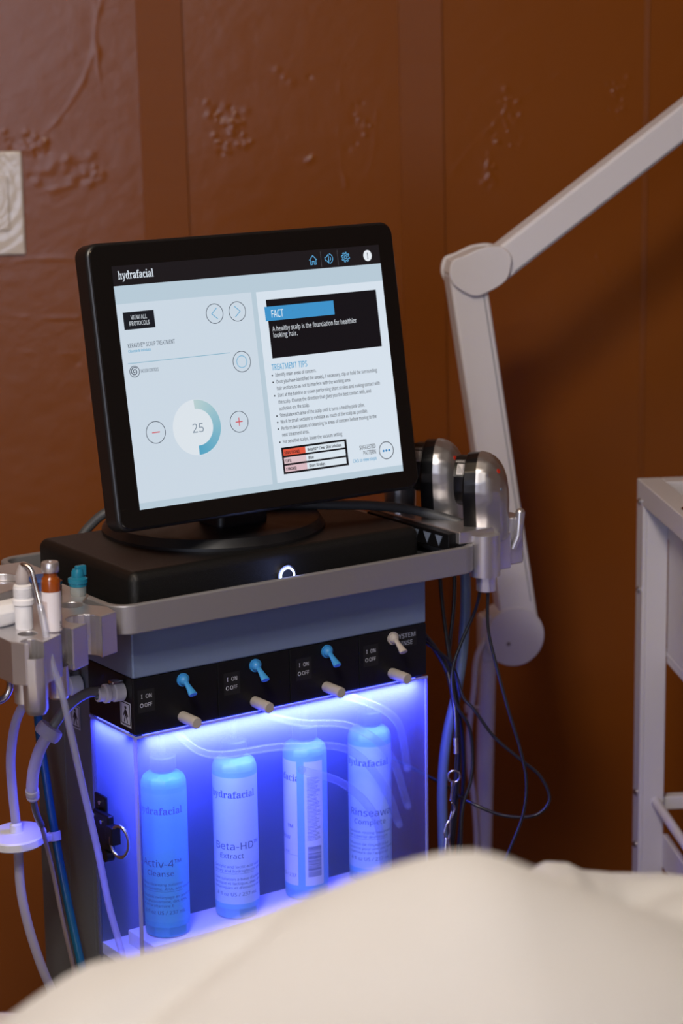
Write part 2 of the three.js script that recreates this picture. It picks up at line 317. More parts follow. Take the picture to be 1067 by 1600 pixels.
// ───────────── the treatment machine ─────────────
const Y0 = -1.12; // floor in the machine's frame
const mc = thing('skincare_machine', 'grey and black treatment machine with tray, switch panel and blue lit bottle case', 'machine', 'machine', [0, Y0, -0.08]);
{
  // column and base
  part(mc, 'column', rbox(-0.163, 0.163, -1.05, -0.219, -0.19, -0.0585, 0.004), M.column);
  for (const [z0, z1, x] of [[-0.188, -0.1245, -0.1665], [-0.1228, -0.0715, -0.1675], [-0.0705, -0.0592, -0.1685]]) part(mc, 'side_panel', rbox(x, -0.16, -1.04, -0.272, z0, z1, 0.0012), M.column);
  part(mc, 'base', rbox(-0.2, 0.2, -1.07, -1.03, -0.27, 0.1, 0.012, 3), M.column);
  for (const [x, z] of [[-0.17, -0.24], [0.17, -0.24], [-0.17, 0.07], [0.17, 0.07]]) part(mc, 'caster', [cyl([x - 0.012, Y0 + 0.025, z], [x + 0.012, Y0 + 0.025, z], 0.025), cyl([x, Y0 + 0.03, z], [x, -1.06, z], 0.008)], M.blackPlastic);
  // grey housing under the tray
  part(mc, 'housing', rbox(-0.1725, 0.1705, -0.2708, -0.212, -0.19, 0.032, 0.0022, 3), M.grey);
  // tray: rail all round and a floor
  const rail = roundedRect(-0.205, 0.221, -0.19, 0.0615, 0.024);
  rail.holes.push(roundedRect(-0.198, 0.214, -0.183, 0.0545, 0.018));
  part(mc, 'tray_rail', slab(rail, -0.2185, -0.1905, 0.0014, 14), M.rail);
  part(mc, 'tray_floor', slab(roundedRect(-0.2, 0.216, -0.185, 0.0565, 0.02), -0.217, -0.2105, 0), M.trayFloor);
  // black top box
  const tb = part(mc, 'top_box', rbox(-0.168, 0.1675, -0.2105, -0.17, -0.165, 0.0275, 0.009, 4), M.blackBox);
  // power button
  const bx = 0.0034, by = -0.1965, bz = 0.0275;
  const btn = part(mc, 'power_button', cyl([bx, by, bz - 0.004], [bx, by, bz + 0.0035], 0.0105), M.steel, 'round chrome power button with glowing ring');
  part(btn, 'glow_ring', new THREE.TorusGeometry(0.0077, 0.0011, 10, 40).translate(bx, by, bz + 0.0036), std({ color: 0x111111, emissive: rgb(0.55, 0.65, 1), emissiveIntensity: 3.5 }));
  part(btn, 'button_cap', cyl([bx, by, bz + 0.0034], [bx, by, bz + 0.0042], 0.0064), M.blackGloss);
  const pl = new THREE.PointLight(rgb(0.3, 0.4, 1), 0.0022, 0.5); pl.name = 'button_glow_light'; pl.position.set(bx, by, bz + 0.012).sub(V(BASE.get(mc))); pl.castShadow = true; mc.add(pl);

  // black switch panel: four modules
  part(mc, 'switch_panel', rbox(-0.1725, 0.1705, -0.3255, -0.2706, -0.0575, 0.0305, 0.001), M.blackSatin);
  const mods = [-0.1725, -0.0795, 0.0035, 0.0865, 0.1705];
  for (let k = 0; k < 4; k++) part(mc, 'switch_plate', rbox(mods[k] + 0.0003, mods[k + 1] - 0.0003, -0.3253, -0.2712, 0.03, 0.0322, 0.0005), M.blackSatin);
  const onOff = canvas(200, 260, (x, w, h) => {
    x.fillStyle = '#101113'; x.fillRect(0, 0, w, h);
    text(x, 'I', 38, 100, 62, '#d6dae4'); text(x, 'ON', 92, 100, 62, '#d6dae4', { sx: 0.85 });
    text(x, 'O', 22, 200, 62, '#d6dae4'); text(x, 'OFF', 76, 200, 62, '#d6dae4', { sx: 0.85 });
  });
  const mOn = std({ map: onOff, roughness: 0.6 });
  const TX = [-0.1186, -0.037, 0.0473, 0.128];
  TX.forEach((x, k) => {
    const cx = x - [0.0403, 0.0267, 0.0277, 0.0272][k];
    part(mc, 'switch_label', new THREE.PlaneGeometry(0.0185, 0.0225).translate(cx, -0.2935, 0.03235), mOn, 'small black label printed I ON, O OFF');
    const m = k < 3 ? M.toggleBlue : M.toggleIvory;
    const tg = part(mc, 'toggle', [ball([x, -0.28, 0.0345], 0.0052), cyl([x, -0.28, 0.031], [x, -0.28, 0.034], 0.0065)], m, k < 3 ? 'blue toggle switch' : 'ivory toggle switch');
    // flared lever pointing out and down
    const lever = latheTo([[0.0001, 0], [0.0028, 0.0005], [0.0026, 0.004], [0.0034, 0.01], [0.0046, 0.0165], [0.0042, 0.0172], [0, 0.0173]], [0, 0, 0], [0, 0, 1]);
    lever.scale(1, 0.62, 1).rotateX(36 * D).translate(x, -0.2805, 0.0375);
    part(tg, 'lever', lever, m);
    part(mc, 'peg', latheTo([[0.0053, 0], [0.0055, 0.002], [0.0055, 0.0268], [0.0049, 0.0278], [0, 0.0279]], [x - 0.0012, -0.3166, 0.0318], [x - 0.0012, -0.3166, 1]), M.ivory, 'ivory peg');
  });
  const rinse = canvas(320, 200, (x, w, h) => { x.fillStyle = '#0b0b0d'; x.fillRect(0, 0, w, h); text(x, 'SYSTEM', 12, 85, 74, '#aeb6c6', { width: 295 }); text(x, 'RINSE', 42, 175, 74, '#aeb6c6', { width: 220 }); });
  part(mc, 'rinse_label', new THREE.PlaneGeometry(0.0275, 0.0172).translate(0.1445, -0.2835, 0.03235), std({ map: rinse, roughness: 0.6 }), 'label printed SYSTEM RINSE');
  // walking figure stickers
  const figure = canvas(200, 300, (x) => {
    x.fillStyle = '#b9bcc8'; x.fillRect(0, 0, 200, 300); x.strokeStyle = '#101216'; x.lineWidth = 12; x.strokeRect(20, 20, 160, 252);
    x.fillStyle = '#0c0e12'; x.strokeStyle = '#0c0e12'; x.lineCap = 'round'; x.lineJoin = 'round';
    x.beginPath(); x.arc(100, 72, 19, 0, 7); x.fill();
    x.lineWidth = 40; x.beginPath(); x.moveTo(100, 115); x.lineTo(100, 160); x.stroke();
    x.lineWidth = 17; x.beginPath(); x.moveTo(90, 108); x.lineTo(62, 172); x.moveTo(110, 108); x.lineTo(138, 172); x.moveTo(94, 165); x.lineTo(72, 245); x.moveTo(106, 165); x.lineTo(130, 245); x.stroke();
    x.fillRect(40, 282, 120, 5);
  });
  const mFig = std({ map: figure, roughness: 0.55 });
  const sticker = (x, y, z) => part(mc, 'figure_sticker', new THREE.PlaneGeometry(0.0205, 0.0245).rotateY(-Math.PI / 2).translate(x, y, z), mFig, 'silver sticker with black walking figure');
  sticker(-0.17285, -0.3078, 0.0165); sticker(-0.1684, -0.339, -0.0957);

  // bottle case
  const CB = -0.576; // its underside
  part(mc, 'case_back', rbox(-0.168, 0.166, CB, -0.3256, -0.0583, -0.056, 0.0005), M.caseBack);
  part(mc, 'case_roof', box(-0.169, 0.167, -0.327, -0.3255, -0.056, 0.03), M.caseBack);
  part(mc, 'front_pane', box(-0.1725, 0.1685, CB, -0.3275, 0.031, 0.0345), M.acrylic);
  part(mc, 'side_pane', box(-0.1725, -0.1695, CB, -0.3275, -0.056, 0.0305), M.acrylic);
  part(mc, 'side_pane', box(0.1655, 0.1685, CB, -0.3275, -0.056, 0.0305), M.acrylic);
  part(mc, 'case_floor', rbox(-0.169, 0.165, CB, -0.5635, -0.0558, 0.0305, 0.0008), M.frosted);
  part(mc, 'bottle_step', rbox(-0.15, 0.158, -0.5636, -0.549, -0.036, 0.016, 0.001), M.frosted);
  // polished edges of the acrylic sheets
  const e = 0.0013;
  for (const g of [box(-0.1735, -0.1723, CB, -0.3277, 0.0347, 0.0347 + e), box(0.1662, 0.1675, CB, -0.3277, 0.0347, 0.0347 + e), box(-0.1735, 0.1695, -0.3282, -0.3262, 0.0347, 0.0347 + e),
    box(-0.1737, -0.1727, CB, -0.3277, 0.0305, 0.0347), box(-0.1737, -0.1727, -0.3283, -0.3263, -0.056, 0.0345), box(0.1687, 0.1697, CB, -0.3277, 0.031, 0.0345)]) part(mc, 'pane_edge', g, M.acrylicEdge);
  // light strip under the panel
  const led = part(mc, 'led_strip', box(-0.16, 0.158, -0.3296, -0.3272, 0.015, 0.029), std({ color: 0x222244, emissive: rgb(...LED.color), emissiveIntensity: 6 }), 'blue light strip');
  const ledL = new THREE.RectAreaLight(rgb(...LED.color), LED.L, 0.318, 0.014);
  ledL.name = 'led_strip_light'; ledL.position.set(-0.001, -0.3325, 0.022).sub(V(BASE.get(mc))); ledL.rotation.order = 'YXZ'; ledL.rotation.y = Math.PI; ledL.rotation.x = -(90 - 20) * D; mc.add(ledL); // aimed down and a little outwards
  part(mc, 'led_strip', box(-0.168, -0.156, -0.3296, -0.3272, -0.05, 0.01), std({ color: 0x222244, emissive: rgb(...LED.color), emissiveIntensity: 6 }), 'short blue light strip');
  const ledS = new THREE.RectAreaLight(rgb(...LED.color), LED.L * 0.8, 0.012, 0.06);
  ledS.name = 'led_side_light'; ledS.position.set(-0.162, -0.3305, -0.02).sub(V(BASE.get(mc))); ledS.rotation.x = -Math.PI / 2; mc.add(ledS);
  // tubing loops above the bottles
  for (const pts of [
    [[-0.118, -0.33, -0.005], [-0.09, -0.362, 0.018], [0.0, -0.372, 0.024], [0.08, -0.392, 0.022], [0.125, -0.44, 0.018], [0.15, -0.49, 0.01]],
    [[-0.037, -0.33, -0.005], [0.02, -0.352, 0.018], [0.08, -0.366, 0.022], [0.13, -0.405, 0.02], [0.158, -0.47, 0.015]],
    [[0.047, -0.33, -0.005], [0.09, -0.34, 0.018], [0.14, -0.372, 0.02], [0.16, -0.43, 0.012]],
    [[0.02, -0.4, 0.025], [0.07, -0.425, 0.026], [0.11, -0.47, 0.024], [0.125, -0.54, 0.02]]]) part(mc, 'inner_tube', tube(pts, 0.0042, 12, 10), M.innerTube);

  // latch on the left side
  const lx = -0.1738;
  const lt = part(mc, 'latch', [rbox(lx - 0.003, lx, -0.462, -0.402, -0.046, -0.024, 0.001), rbox(lx - 0.009, lx - 0.002, -0.452, -0.416, -0.04, -0.008, 0.002), rbox(lx - 0.012, lx - 0.002, -0.442, -0.424, -0.01, 0.004, 0.001), cyl([lx - 0.01, -0.458, -0.016], [lx - 0.002, -0.458, -0.016], 0.006)], M.blackSatin, 'black draw latch');
  part(lt, 'latch_ring', new THREE.TorusGeometry(0.0125, 0.0016, 10, 36).scale(0.85, 1.25, 1).rotateY(-64 * D).translate(lx - 0.006, -0.437, 0.008), M.steel);
  for (const [y, z] of [[-0.41, -0.035], [-0.422, -0.037], [-0.425, -0.022], [-0.455, -0.036]]) part(lt, 'screw', latheTo([[0.0022, 0], [0.0021, 0.001], [0, 0.0013]], [lx - (y > -0.415 ? 0.003 : 0.0088), y, z], [-1, y, z], 14), M.steel);

  // left tool holder: slotted aluminium plate
  const arc = (cx, cz, r, a0, a1, n = 14) => Array.from({ length: n + 1 }, (_, i) => { const a = (a0 + ((a1 - a0) * i) / n) * D; return [cx + r * Math.cos(a), cz + r * Math.sin(a)]; });
  const hp = [[-0.21, 0.073], [-0.228, 0.0795], ...arc(-0.2455, 0.0775, 0.0162, 15, -252), [-0.2528, 0.0945], [-0.27, 0.1035], ...arc(-0.2825, 0.1005, 0.0112, 15, -252), [-0.2895, 0.1142], [-0.311, 0.1265],
    ...arc(-0.3195, 0.1165, 0.0075, 25, -235, 10), [-0.327, 0.1215], [-0.334, 0.11], [-0.334, -0.13], [-0.1985, -0.13], [-0.1985, 0.0], [-0.202, 0.006], ...arc(-0.2, 0.03, 0.018, 215, 150, 8), [-0.207, 0.05]];
  const hs = outline(hp);
  for (const [x, z, r] of [[-0.2311, 0.0262, 0.0115], [-0.3096, 0.0925, 0.0085]]) hs.holes.push(hole(x, z, r));
  const th = part(mc, 'tool_holder', slab(hs, -0.2285, -0.19, 0.0009, 20), M.alu, 'slotted aluminium tool holder');
  const cupS = outline([[-0.334, -0.13], [-0.2, -0.13], [-0.2, -0.06], [-0.334, 0.0]]); cupS.holes.push(hole(-0.252, -0.078, 0.021));
  part(th, 'cup_plate', slab(cupS, -0.19, -0.1825, 0.0009, 24), M.alu);
  part(th, 'sleeve', lathe([[0.0082, 0], [0.0095, 0.001], [0.0095, 0.022], [0.0085, 0.0225]], [-0.318, -0.25, 0.1]), M.alu);
  part(th, 'sleeve', lathe([[0.008, 0], [0.0105, 0.004], [0.011, 0.03], [0.011, 0.052]], [-0.316, -0.256, 0.117]), M.alu);
  part(th, 'sleeve', lathe([[0.008, 0], [0.0095, 0.002], [0.0095, 0.03]], [-0.284, -0.252, 0.098]), M.alu);
  part(th, 'hook', tube([[-0.304, -0.228, 0.03], [-0.298, -0.245, 0.028], [-0.297, -0.258, 0.026], [-0.303, -0.267, 0.025], [-0.313, -0.268, 0.024], [-0.32, -0.26, 0.024]], 0.0035, 10, 10), M.steel);

  // right tool holder
  part(mc, 'holder_ledge', [rbox(0.2, 0.245, -0.19, -0.1775, -0.1, 0.05, 0.001)], M.alu);
  const lb = part(mc, 'holder_ledge_face', rbox(0.1905, 0.2005, -0.1965, -0.179, -0.1, 0.044, 0.001), M.blackSatin);
  for (const z of [-0.012, 0.008, 0.028]) part(lb, 'triangle_mark', extrude(outline([[0.0062, 0.0045], [-0.0062, 0.0045], [0, -0.0065]]), 0.0004).rotateY(-Math.PI / 2).translate(0.1903, -0.1872, z), M.mark);
  const rh = part(mc, 'tool_holder', [rbox(0.222, 0.25, -0.2255, -0.183, -0.012, 0.05, 0.001), cyl([0.232, -0.2262, 0.0505], [0.232, -0.183, 0.0505], 0.0158, 0.0158, 40), rbox(0.24, 0.27, -0.2255, -0.186, 0.012, 0.047, 0.002), rbox(0.266, 0.29, -0.2235, -0.172, 0.02, 0.043, 0.003), rbox(0.222, 0.25, -0.2255, -0.183, -0.09, -0.01, 0.001)], M.alu, 'aluminium holder carrying the two hand pieces');
  part(rh, 'cup', lathe([[0.0085, 0], [0.0105, 0.0012], [0.0108, 0.022]], [0.2345, -0.2435, 0.05]), M.alu);
  part(rh, 'cup', lathe([[0.0085, 0], [0.0105, 0.0012], [0.0108, 0.022]], [0.2345, -0.2395, -0.03]), M.alu);
  part(rh, 'clip', [cyl([0.2725, -0.2055, 0.046], [0.2785, -0.192, 0.0475], 0.0026, 0.0045), cyl([0.2785, -0.192, 0.0475], [0.2815, -0.168, 0.0465], 0.0045, 0.005), ball([0.2815, -0.168, 0.0465], 0.005), ball([0.2785, -0.192, 0.0475], 0.0045)], M.alu);
}

// ───────────── monitor ─────────────
{
  const ui = canvas(1600, 1200, (x) => {
    const T = (s, px, py, size, col, o) => text(x, s, px, py, size, col, o);
    x.fillStyle = '#b9ccd9'; x.fillRect(0, 0, 1600, 1200);
    x.fillStyle = '#1d1a1d'; x.fillRect(0, 0, 1600, 98);
    T('hydrafacial', 30, 66, 52, '#e2ecf6', { font: 'serif', weight: 'bold', width: 200 });
    x.lineWidth = 4; x.strokeStyle = '#5fb2e6'; x.lineJoin = 'round';
    x.beginPath(); x.moveTo(1155, 52); x.lineTo(1178, 28); x.lineTo(1201, 52); x.moveTo(1161, 48); x.lineTo(1161, 74); x.lineTo(1172, 74); x.lineTo(1172, 58); x.lineTo(1184, 58); x.lineTo(1184, 74); x.lineTo(1195, 74); x.lineTo(1195, 48); x.stroke();
    x.beginPath(); x.moveTo(1253, 42); x.lineTo(1262, 42); x.lineTo(1275, 28); x.lineTo(1275, 74); x.lineTo(1262, 60); x.lineTo(1253, 60); x.closePath(); x.stroke();
    x.beginPath(); x.arc(1276, 51, 12, -1, 1); x.stroke(); x.beginPath(); x.arc(1276, 51, 25, -1.4, 1.4); x.stroke();
    x.beginPath(); for (let i = 0; i <= 64; i++) { const a = (i / 64) * Math.PI * 2, r = 21 + 4 * Math.sign(Math.sin(a * 8)); x.lineTo(1382 + r * Math.cos(a), 50 + r * Math.sin(a)); } x.stroke();
    x.beginPath(); x.arc(1382, 50, 8, 0, 7); x.stroke();
    x.strokeStyle = '#55565c'; x.lineWidth = 2; for (const s of [1228, 1333]) { x.beginPath(); x.moveTo(s, 10); x.lineTo(s, 90); x.stroke(); }
    x.fillStyle = '#e8eef4'; x.beginPath(); x.ellipse(1522, 52, 27, 29, 0, 0, 7); x.fill(); T('!', 1522, 68, 44, '#26262c', { align: 'center' });
    // left card
    x.fillStyle = '#ccd9e5'; x.fillRect(0, 187, 781, 981);
    x.fillStyle = '#d8e3ee'; x.fillRect(810, 189, 790, 978);
    x.fillStyle = '#1a1d24'; x.fillRect(32, 229, 174, 86);
    T('VIEW ALL', 119, 267, 29, '#dfe7ee', { align: 'center', sx: 0.75 }); T('PROTOCOLS', 119, 297, 29, '#dfe7ee', { align: 'center', sx: 0.72 });
    const ring = (cx, cy, r, col = '#3d4450', lw = 3) => { x.strokeStyle = col; x.lineWidth = lw; x.beginPath(); x.arc(cx, cy, r, 0, 7); x.stroke(); };
    ring(553, 277, 49); ring(687, 277, 49); ring(680, 531, 52); ring(680, 531, 30, '#58a6cf');
    x.strokeStyle = '#4b9cc9'; x.lineWidth = 3.5;
    x.beginPath(); x.moveTo(568, 249); x.lineTo(536, 277); x.lineTo(568, 304); x.stroke(); x.beginPath(); x.moveTo(672, 249); x.lineTo(704, 277); x.lineTo(672, 304); x.stroke();
    T('KERAVIVE™ SCALP TREATMENT', 38, 404, 29, '#4c5561', { width: 268 });
    T('Cleanse & Exfoliate', 38, 427, 18, '#3f97c4', { width: 128 });
    x.strokeStyle = '#6fa6bf'; x.lineWidth = 2.5; x.beginPath(); x.moveTo(28, 480); x.lineTo(616, 480); x.stroke();
    ring(60, 522, 27, '#424a58'); x.strokeStyle = '#424a58'; x.lineWidth = 4; x.beginPath(); for (let i = 0; i < 60; i++) { const a = i * 0.2, r = 2 + i * 0.33; x.lineTo(60 + r * Math.cos(a), 522 + r * Math.sin(a)); } x.stroke();
    T('VACUUM CONTROLS', 94, 531, 23, '#525c69', { width: 102 });
    ring(139, 831, 54); ring(624, 831, 53);
    x.strokeStyle = '#cf5a62'; x.lineWidth = 5; x.beginPath(); x.moveTo(118, 831); x.lineTo(162, 831); x.moveTo(603, 831); x.lineTo(645, 831); x.moveTo(624, 810); x.lineTo(624, 852); x.stroke();
    x.fillStyle = '#dde5ec'; x.beginPath(); x.arc(377, 832, 140, 0, 7); x.fill();
    for (let i = 0; i < 60; i++) { const t = i / 59, a0 = -Math.PI / 2 + t * Math.PI; x.strokeStyle = `rgb(${Math.round(186 - t * 100)},${Math.round(208 - t * 44)},${Math.round(210 - t * 14)})`; x.lineWidth = 46; x.beginPath(); x.arc(377, 832, 115, a0 - 0.03, a0 + 0.03); x.stroke(); }
    T('25', 382, 858, 62, '#8a98a6', { align: 'center', width: 70 });
    // right card
    x.fillStyle = '#141318'; x.fillRect(864, 233, 686, 299);
    x.fillStyle = '#3f93cb'; x.fillRect(850, 268, 425, 73);
    T('FACT', 885, 325, 52, '#eaf2fa', { width: 76 });
    T('A healthy scalp is the foundation for healthier', 884, 395, 34, '#dfe5ec', { width: 524 }); T('looking hair.', 884, 428, 34, '#dfe5ec', { width: 150 });
    T('TREATMENT TIPS', 853, 593, 44, '#459acb', { width: 218 });
    const lines = [[1, 'Identify main areas of concern.', 627], [1, 'Once you have identified the area(s), if necessary, clip or hold the surrounding', 662], [0, 'hair sections so as not to interfere with the working area.', 696],
      [1, 'Start at the hairline or crown performing short strokes and making contact with', 731], [0, 'the scalp. Choose the direction that gives you the best contact with, and', 766], [0, 'occlusion on, the scalp.', 800],
      [1, 'Stimulate each area of the scalp until it turns a healthy pink color.', 835], [1, 'Work in small sections to exfoliate as much of the scalp as possible.', 868], [1, 'Perform two passes of cleansing to areas of concern before moving to the', 902], [0, 'next treatment area.', 935], [1, 'For sensitive scalps, lower the vacuum setting', 970]];
    for (const [b, s, y] of lines) { T(s, 870, y, 25, '#1b1d24', { sx: 0.72 }); if (b) { x.fillStyle = '#1b1d24'; x.beginPath(); x.arc(852, y - 8, 4, 0, 7); x.fill(); } }
    x.fillStyle = '#0e0f14'; x.fillRect(855, 991, 405, 137);
    const rows = [['SOLUTIONS:', 'BetaHD™ Clear Skin Solution', '#dd5740'], ['TIPS:', 'Blue', '#dcc2c8'], ['STROKE:', 'Short Strokes', '#dcbcc4']];
    rows.forEach(([a, b, c], i) => { const y = 1001 + i * 42; x.fillStyle = c; x.fillRect(865, y, 136, 33); x.fillStyle = '#dbe6ef'; x.fillRect(1001, y, 246, 33); T(a, 872, y + 26, 22, '#14151a', { weight: 'bold', sx: 0.75 }); T(b, 1014, y + 25, 22, '#14151a', { weight: 'bold', sx: 0.7 }); });
    T('SUGGESTED', 1440, 1058, 30, '#22242c', { align: 'right', sx: 0.64 }); T('PATTERN', 1440, 1088, 30, '#22242c', { align: 'right', sx: 0.68 });
    T('Click to view steps', 1287, 1120, 24, '#3a8fc0', { width: 152 });
    ring(1506, 1079, 45, '#2c313c', 3.5); x.fillStyle = '#2b7fbd'; for (const d of [-18, 0, 18]) { x.beginPath(); x.arc(1506 + d, 1080, 6, 0, 7); x.fill(); }
  });
  const mon = thing('touch_screen_monitor', 'black touch screen monitor showing treatment settings, standing on the machine', 'monitor', 'machine', [0, -0.17, -0.1]);
  const tilt = (g) => g.rotateX(-9.85 * D);
  part(mon, 'housing', tilt(extrude(roundedRect(-0.176, 0.1725, -0.1335, 0.1365, 0.013), 0.026, 0.004, 4, 12).translate(0, 0, -0.027)), M.blackPlastic);
  part(mon, 'front_glass', tilt(extrude(roundedRect(-0.1735, 0.17, -0.131, 0.134, 0.011), 0.0022, 0.001, 3, 12).translate(0, 0, -0.0021)), M.blackGlass);
  part(mon, 'rear_cover', tilt(rbox(-0.11, 0.11, -0.09, 0.09, -0.05, -0.025, 0.01, 3)), M.blackPlastic);
  part(mon, 'screen', tilt(new THREE.PlaneGeometry(0.304, 0.228).translate(0, 0, 0.0005)), std({ color: 0x000000, roughness: 0.3, emissive: 0xffffff, emissiveMap: ui, emissiveIntensity: 0.98 }), 'lit screen with dial, tips and buttons');
  part(mon, 'neck', rbox(-0.03, 0.03, -0.163, -0.03, -0.085, -0.04, 0.008, 3), M.blackPlastic);
  part(mon, 'foot', lathe([[0, 0], [0.1135, 0], [0.1135, 0.003], [0.108, 0.011], [0.104, 0.0125], [0, 0.0125]], [0, -0.17, -0.1], 72), M.blackPlastic);
  const sl = new THREE.RectAreaLight(rgb(0.75, 0.86, 1), 0.03, 0.3, 0.22);
  sl.name = 'screen_light'; sl.position.set(0, 0, 0.002).sub(V(BASE.get(mon))); sl.rotation.set((-9.85) * D, Math.PI, 0, 'XYZ'); mon.add(sl);
}

// ───────────── bottles in the case ─────────────
{
  const label = (draw, bg, bg2) => canvas(1400, 1640, (x, w, h) => {
    x.fillStyle = bg; x.fillRect(0, 0, w, h);
    x.fillStyle = bg2; x.fillRect(w / 2 - 480, 60, 960, h - 120);
    draw(x, w / 2, h);
  });
  const ink = '#13294f', o = (size) => ({ align: 'center' });
  const front = (name, sub, lines, bg, bg2, back) => label((x, c, h) => {
    text(x, 'hydrafacial', c, 300, 110, ink, { font: 'serif', weight: 'bold', align: 'center', sx: 0.8 });
    text(x, name, c - 210, 920, 118, ink); text(x, sub, c - 150, 1025, 84, ink);
    lines.forEach((s, i) => text(x, s, c - 230, 1140 + i * 52 + (i > 1 ? 46 : 0), 44, ink));
    x.fillStyle = ink; x.fillRect(c - 235, 1208, 470, 3);
    text(x, '8 fl oz US / 237 mL', c - 200, 1480, 56, ink);
    if (back) {
      x.fillStyle = bg; x.fillRect(c + 195, 60, 75, h - 120);
      for (let i = 0; i < 46; i++) { x.fillStyle = 'rgba(19,41,79,0.75)'; x.fillRect(c + 300, 250 + i * 17, 150 - (hash(i, 3) * 60), 6); }
      for (let i = 0; i < 34; i++) { x.fillStyle = ink; x.fillRect(c + 300, 1100 + i * 11, 150, 3 + 5 * hash(i, 8)); }
    }
  }, bg, bg2);
  const kinds = [
    ['deep aqua plastic bottle in the lit case, nearest the latch', front('Activ-4™', 'Cleanse', ['Deep cleansing solution', 'glucosamine, AHA, and vitamin E', 'Solution nettoyage en profondeur', 'à la glucosamine, des AHA,', 'et de la vitamine E'], '#45b0dc', '#55b8e0'), -46],
    ['pale plastic bottle in the lit case, second from the latch', front('Beta-HD™', 'Extract', ['Salicylic and lactic acid solution', 'honey and hydroglycolic extracts', 'Une solution à base d’acides', 'lactique et lactique, avec des extraits', 'botaniques et d’essence de laurier'], '#7cc4ea', '#c4e2f4'), -40],
    ['pale plastic bottle turned to show its barcode, third from the latch', front('         ™', '   Glow', ['', '                     acid'], '#7cc0ea', '#dfe9f6', true), -106],
    ['pale plastic bottle in the lit case, under the ivory toggle', front('Rinseaway™', 'Complete', ['Solution rinsing treatment', 'for superior device care', 'Solution de rinçage pour', 'système pour une performance', 'supérieure de l’appareil'], '#7cc4ea', '#c0e0f4'), -44],
  ];
  const r = 0.0222, yb = -0.549, h = 0.163, z = -0.011;
  [-0.1186, -0.037, 0.0473, 0.128].forEach((x, k) => {
    const [lab, map, deg] = kinds[k];
    const b = thing('bottle', lab, 'bottle', 'machine', [x, yb, z], 'bottles in the lit case');
    const plastic = phys({ color: rgb(...[[0.06, 0.45, 0.68], [0.25, 0.6, 0.8], [0.22, 0.58, 0.8], [0.25, 0.6, 0.8]][k]), roughness: 0.4, transmission: 0.2, thickness: 0 });
    part(b, 'body', lathe([[0, 0], [r - 0.003, 0], [r - 0.0006, 0.0014], [r, 0.004], [r, h - 0.006], [r - 0.002, h - 0.001], [r - 0.006, h + 0.002], [0.0105, h + 0.004], [0.0105, h + 0.008]], [x, yb, z], 48), plastic);
    const g = new THREE.CylinderGeometry(r + 0.0003, r + 0.0003, h - 0.02, 64, 1, true).rotateY((deg + 180) * D).translate(x, yb + 0.0115 + (h - 0.02) / 2, z);
    part(b, 'label', g, std({ map, roughness: 0.5 }));
    part(b, 'cap', lathe([[0.0125, 0], [0.013, 0.001], [0.013, 0.0125], [0.0115, 0.014], [0.0032, 0.0145], [0.003, 0.052]], [x, yb + h + 0.006, z], 32), M.capBlue);
  });
}

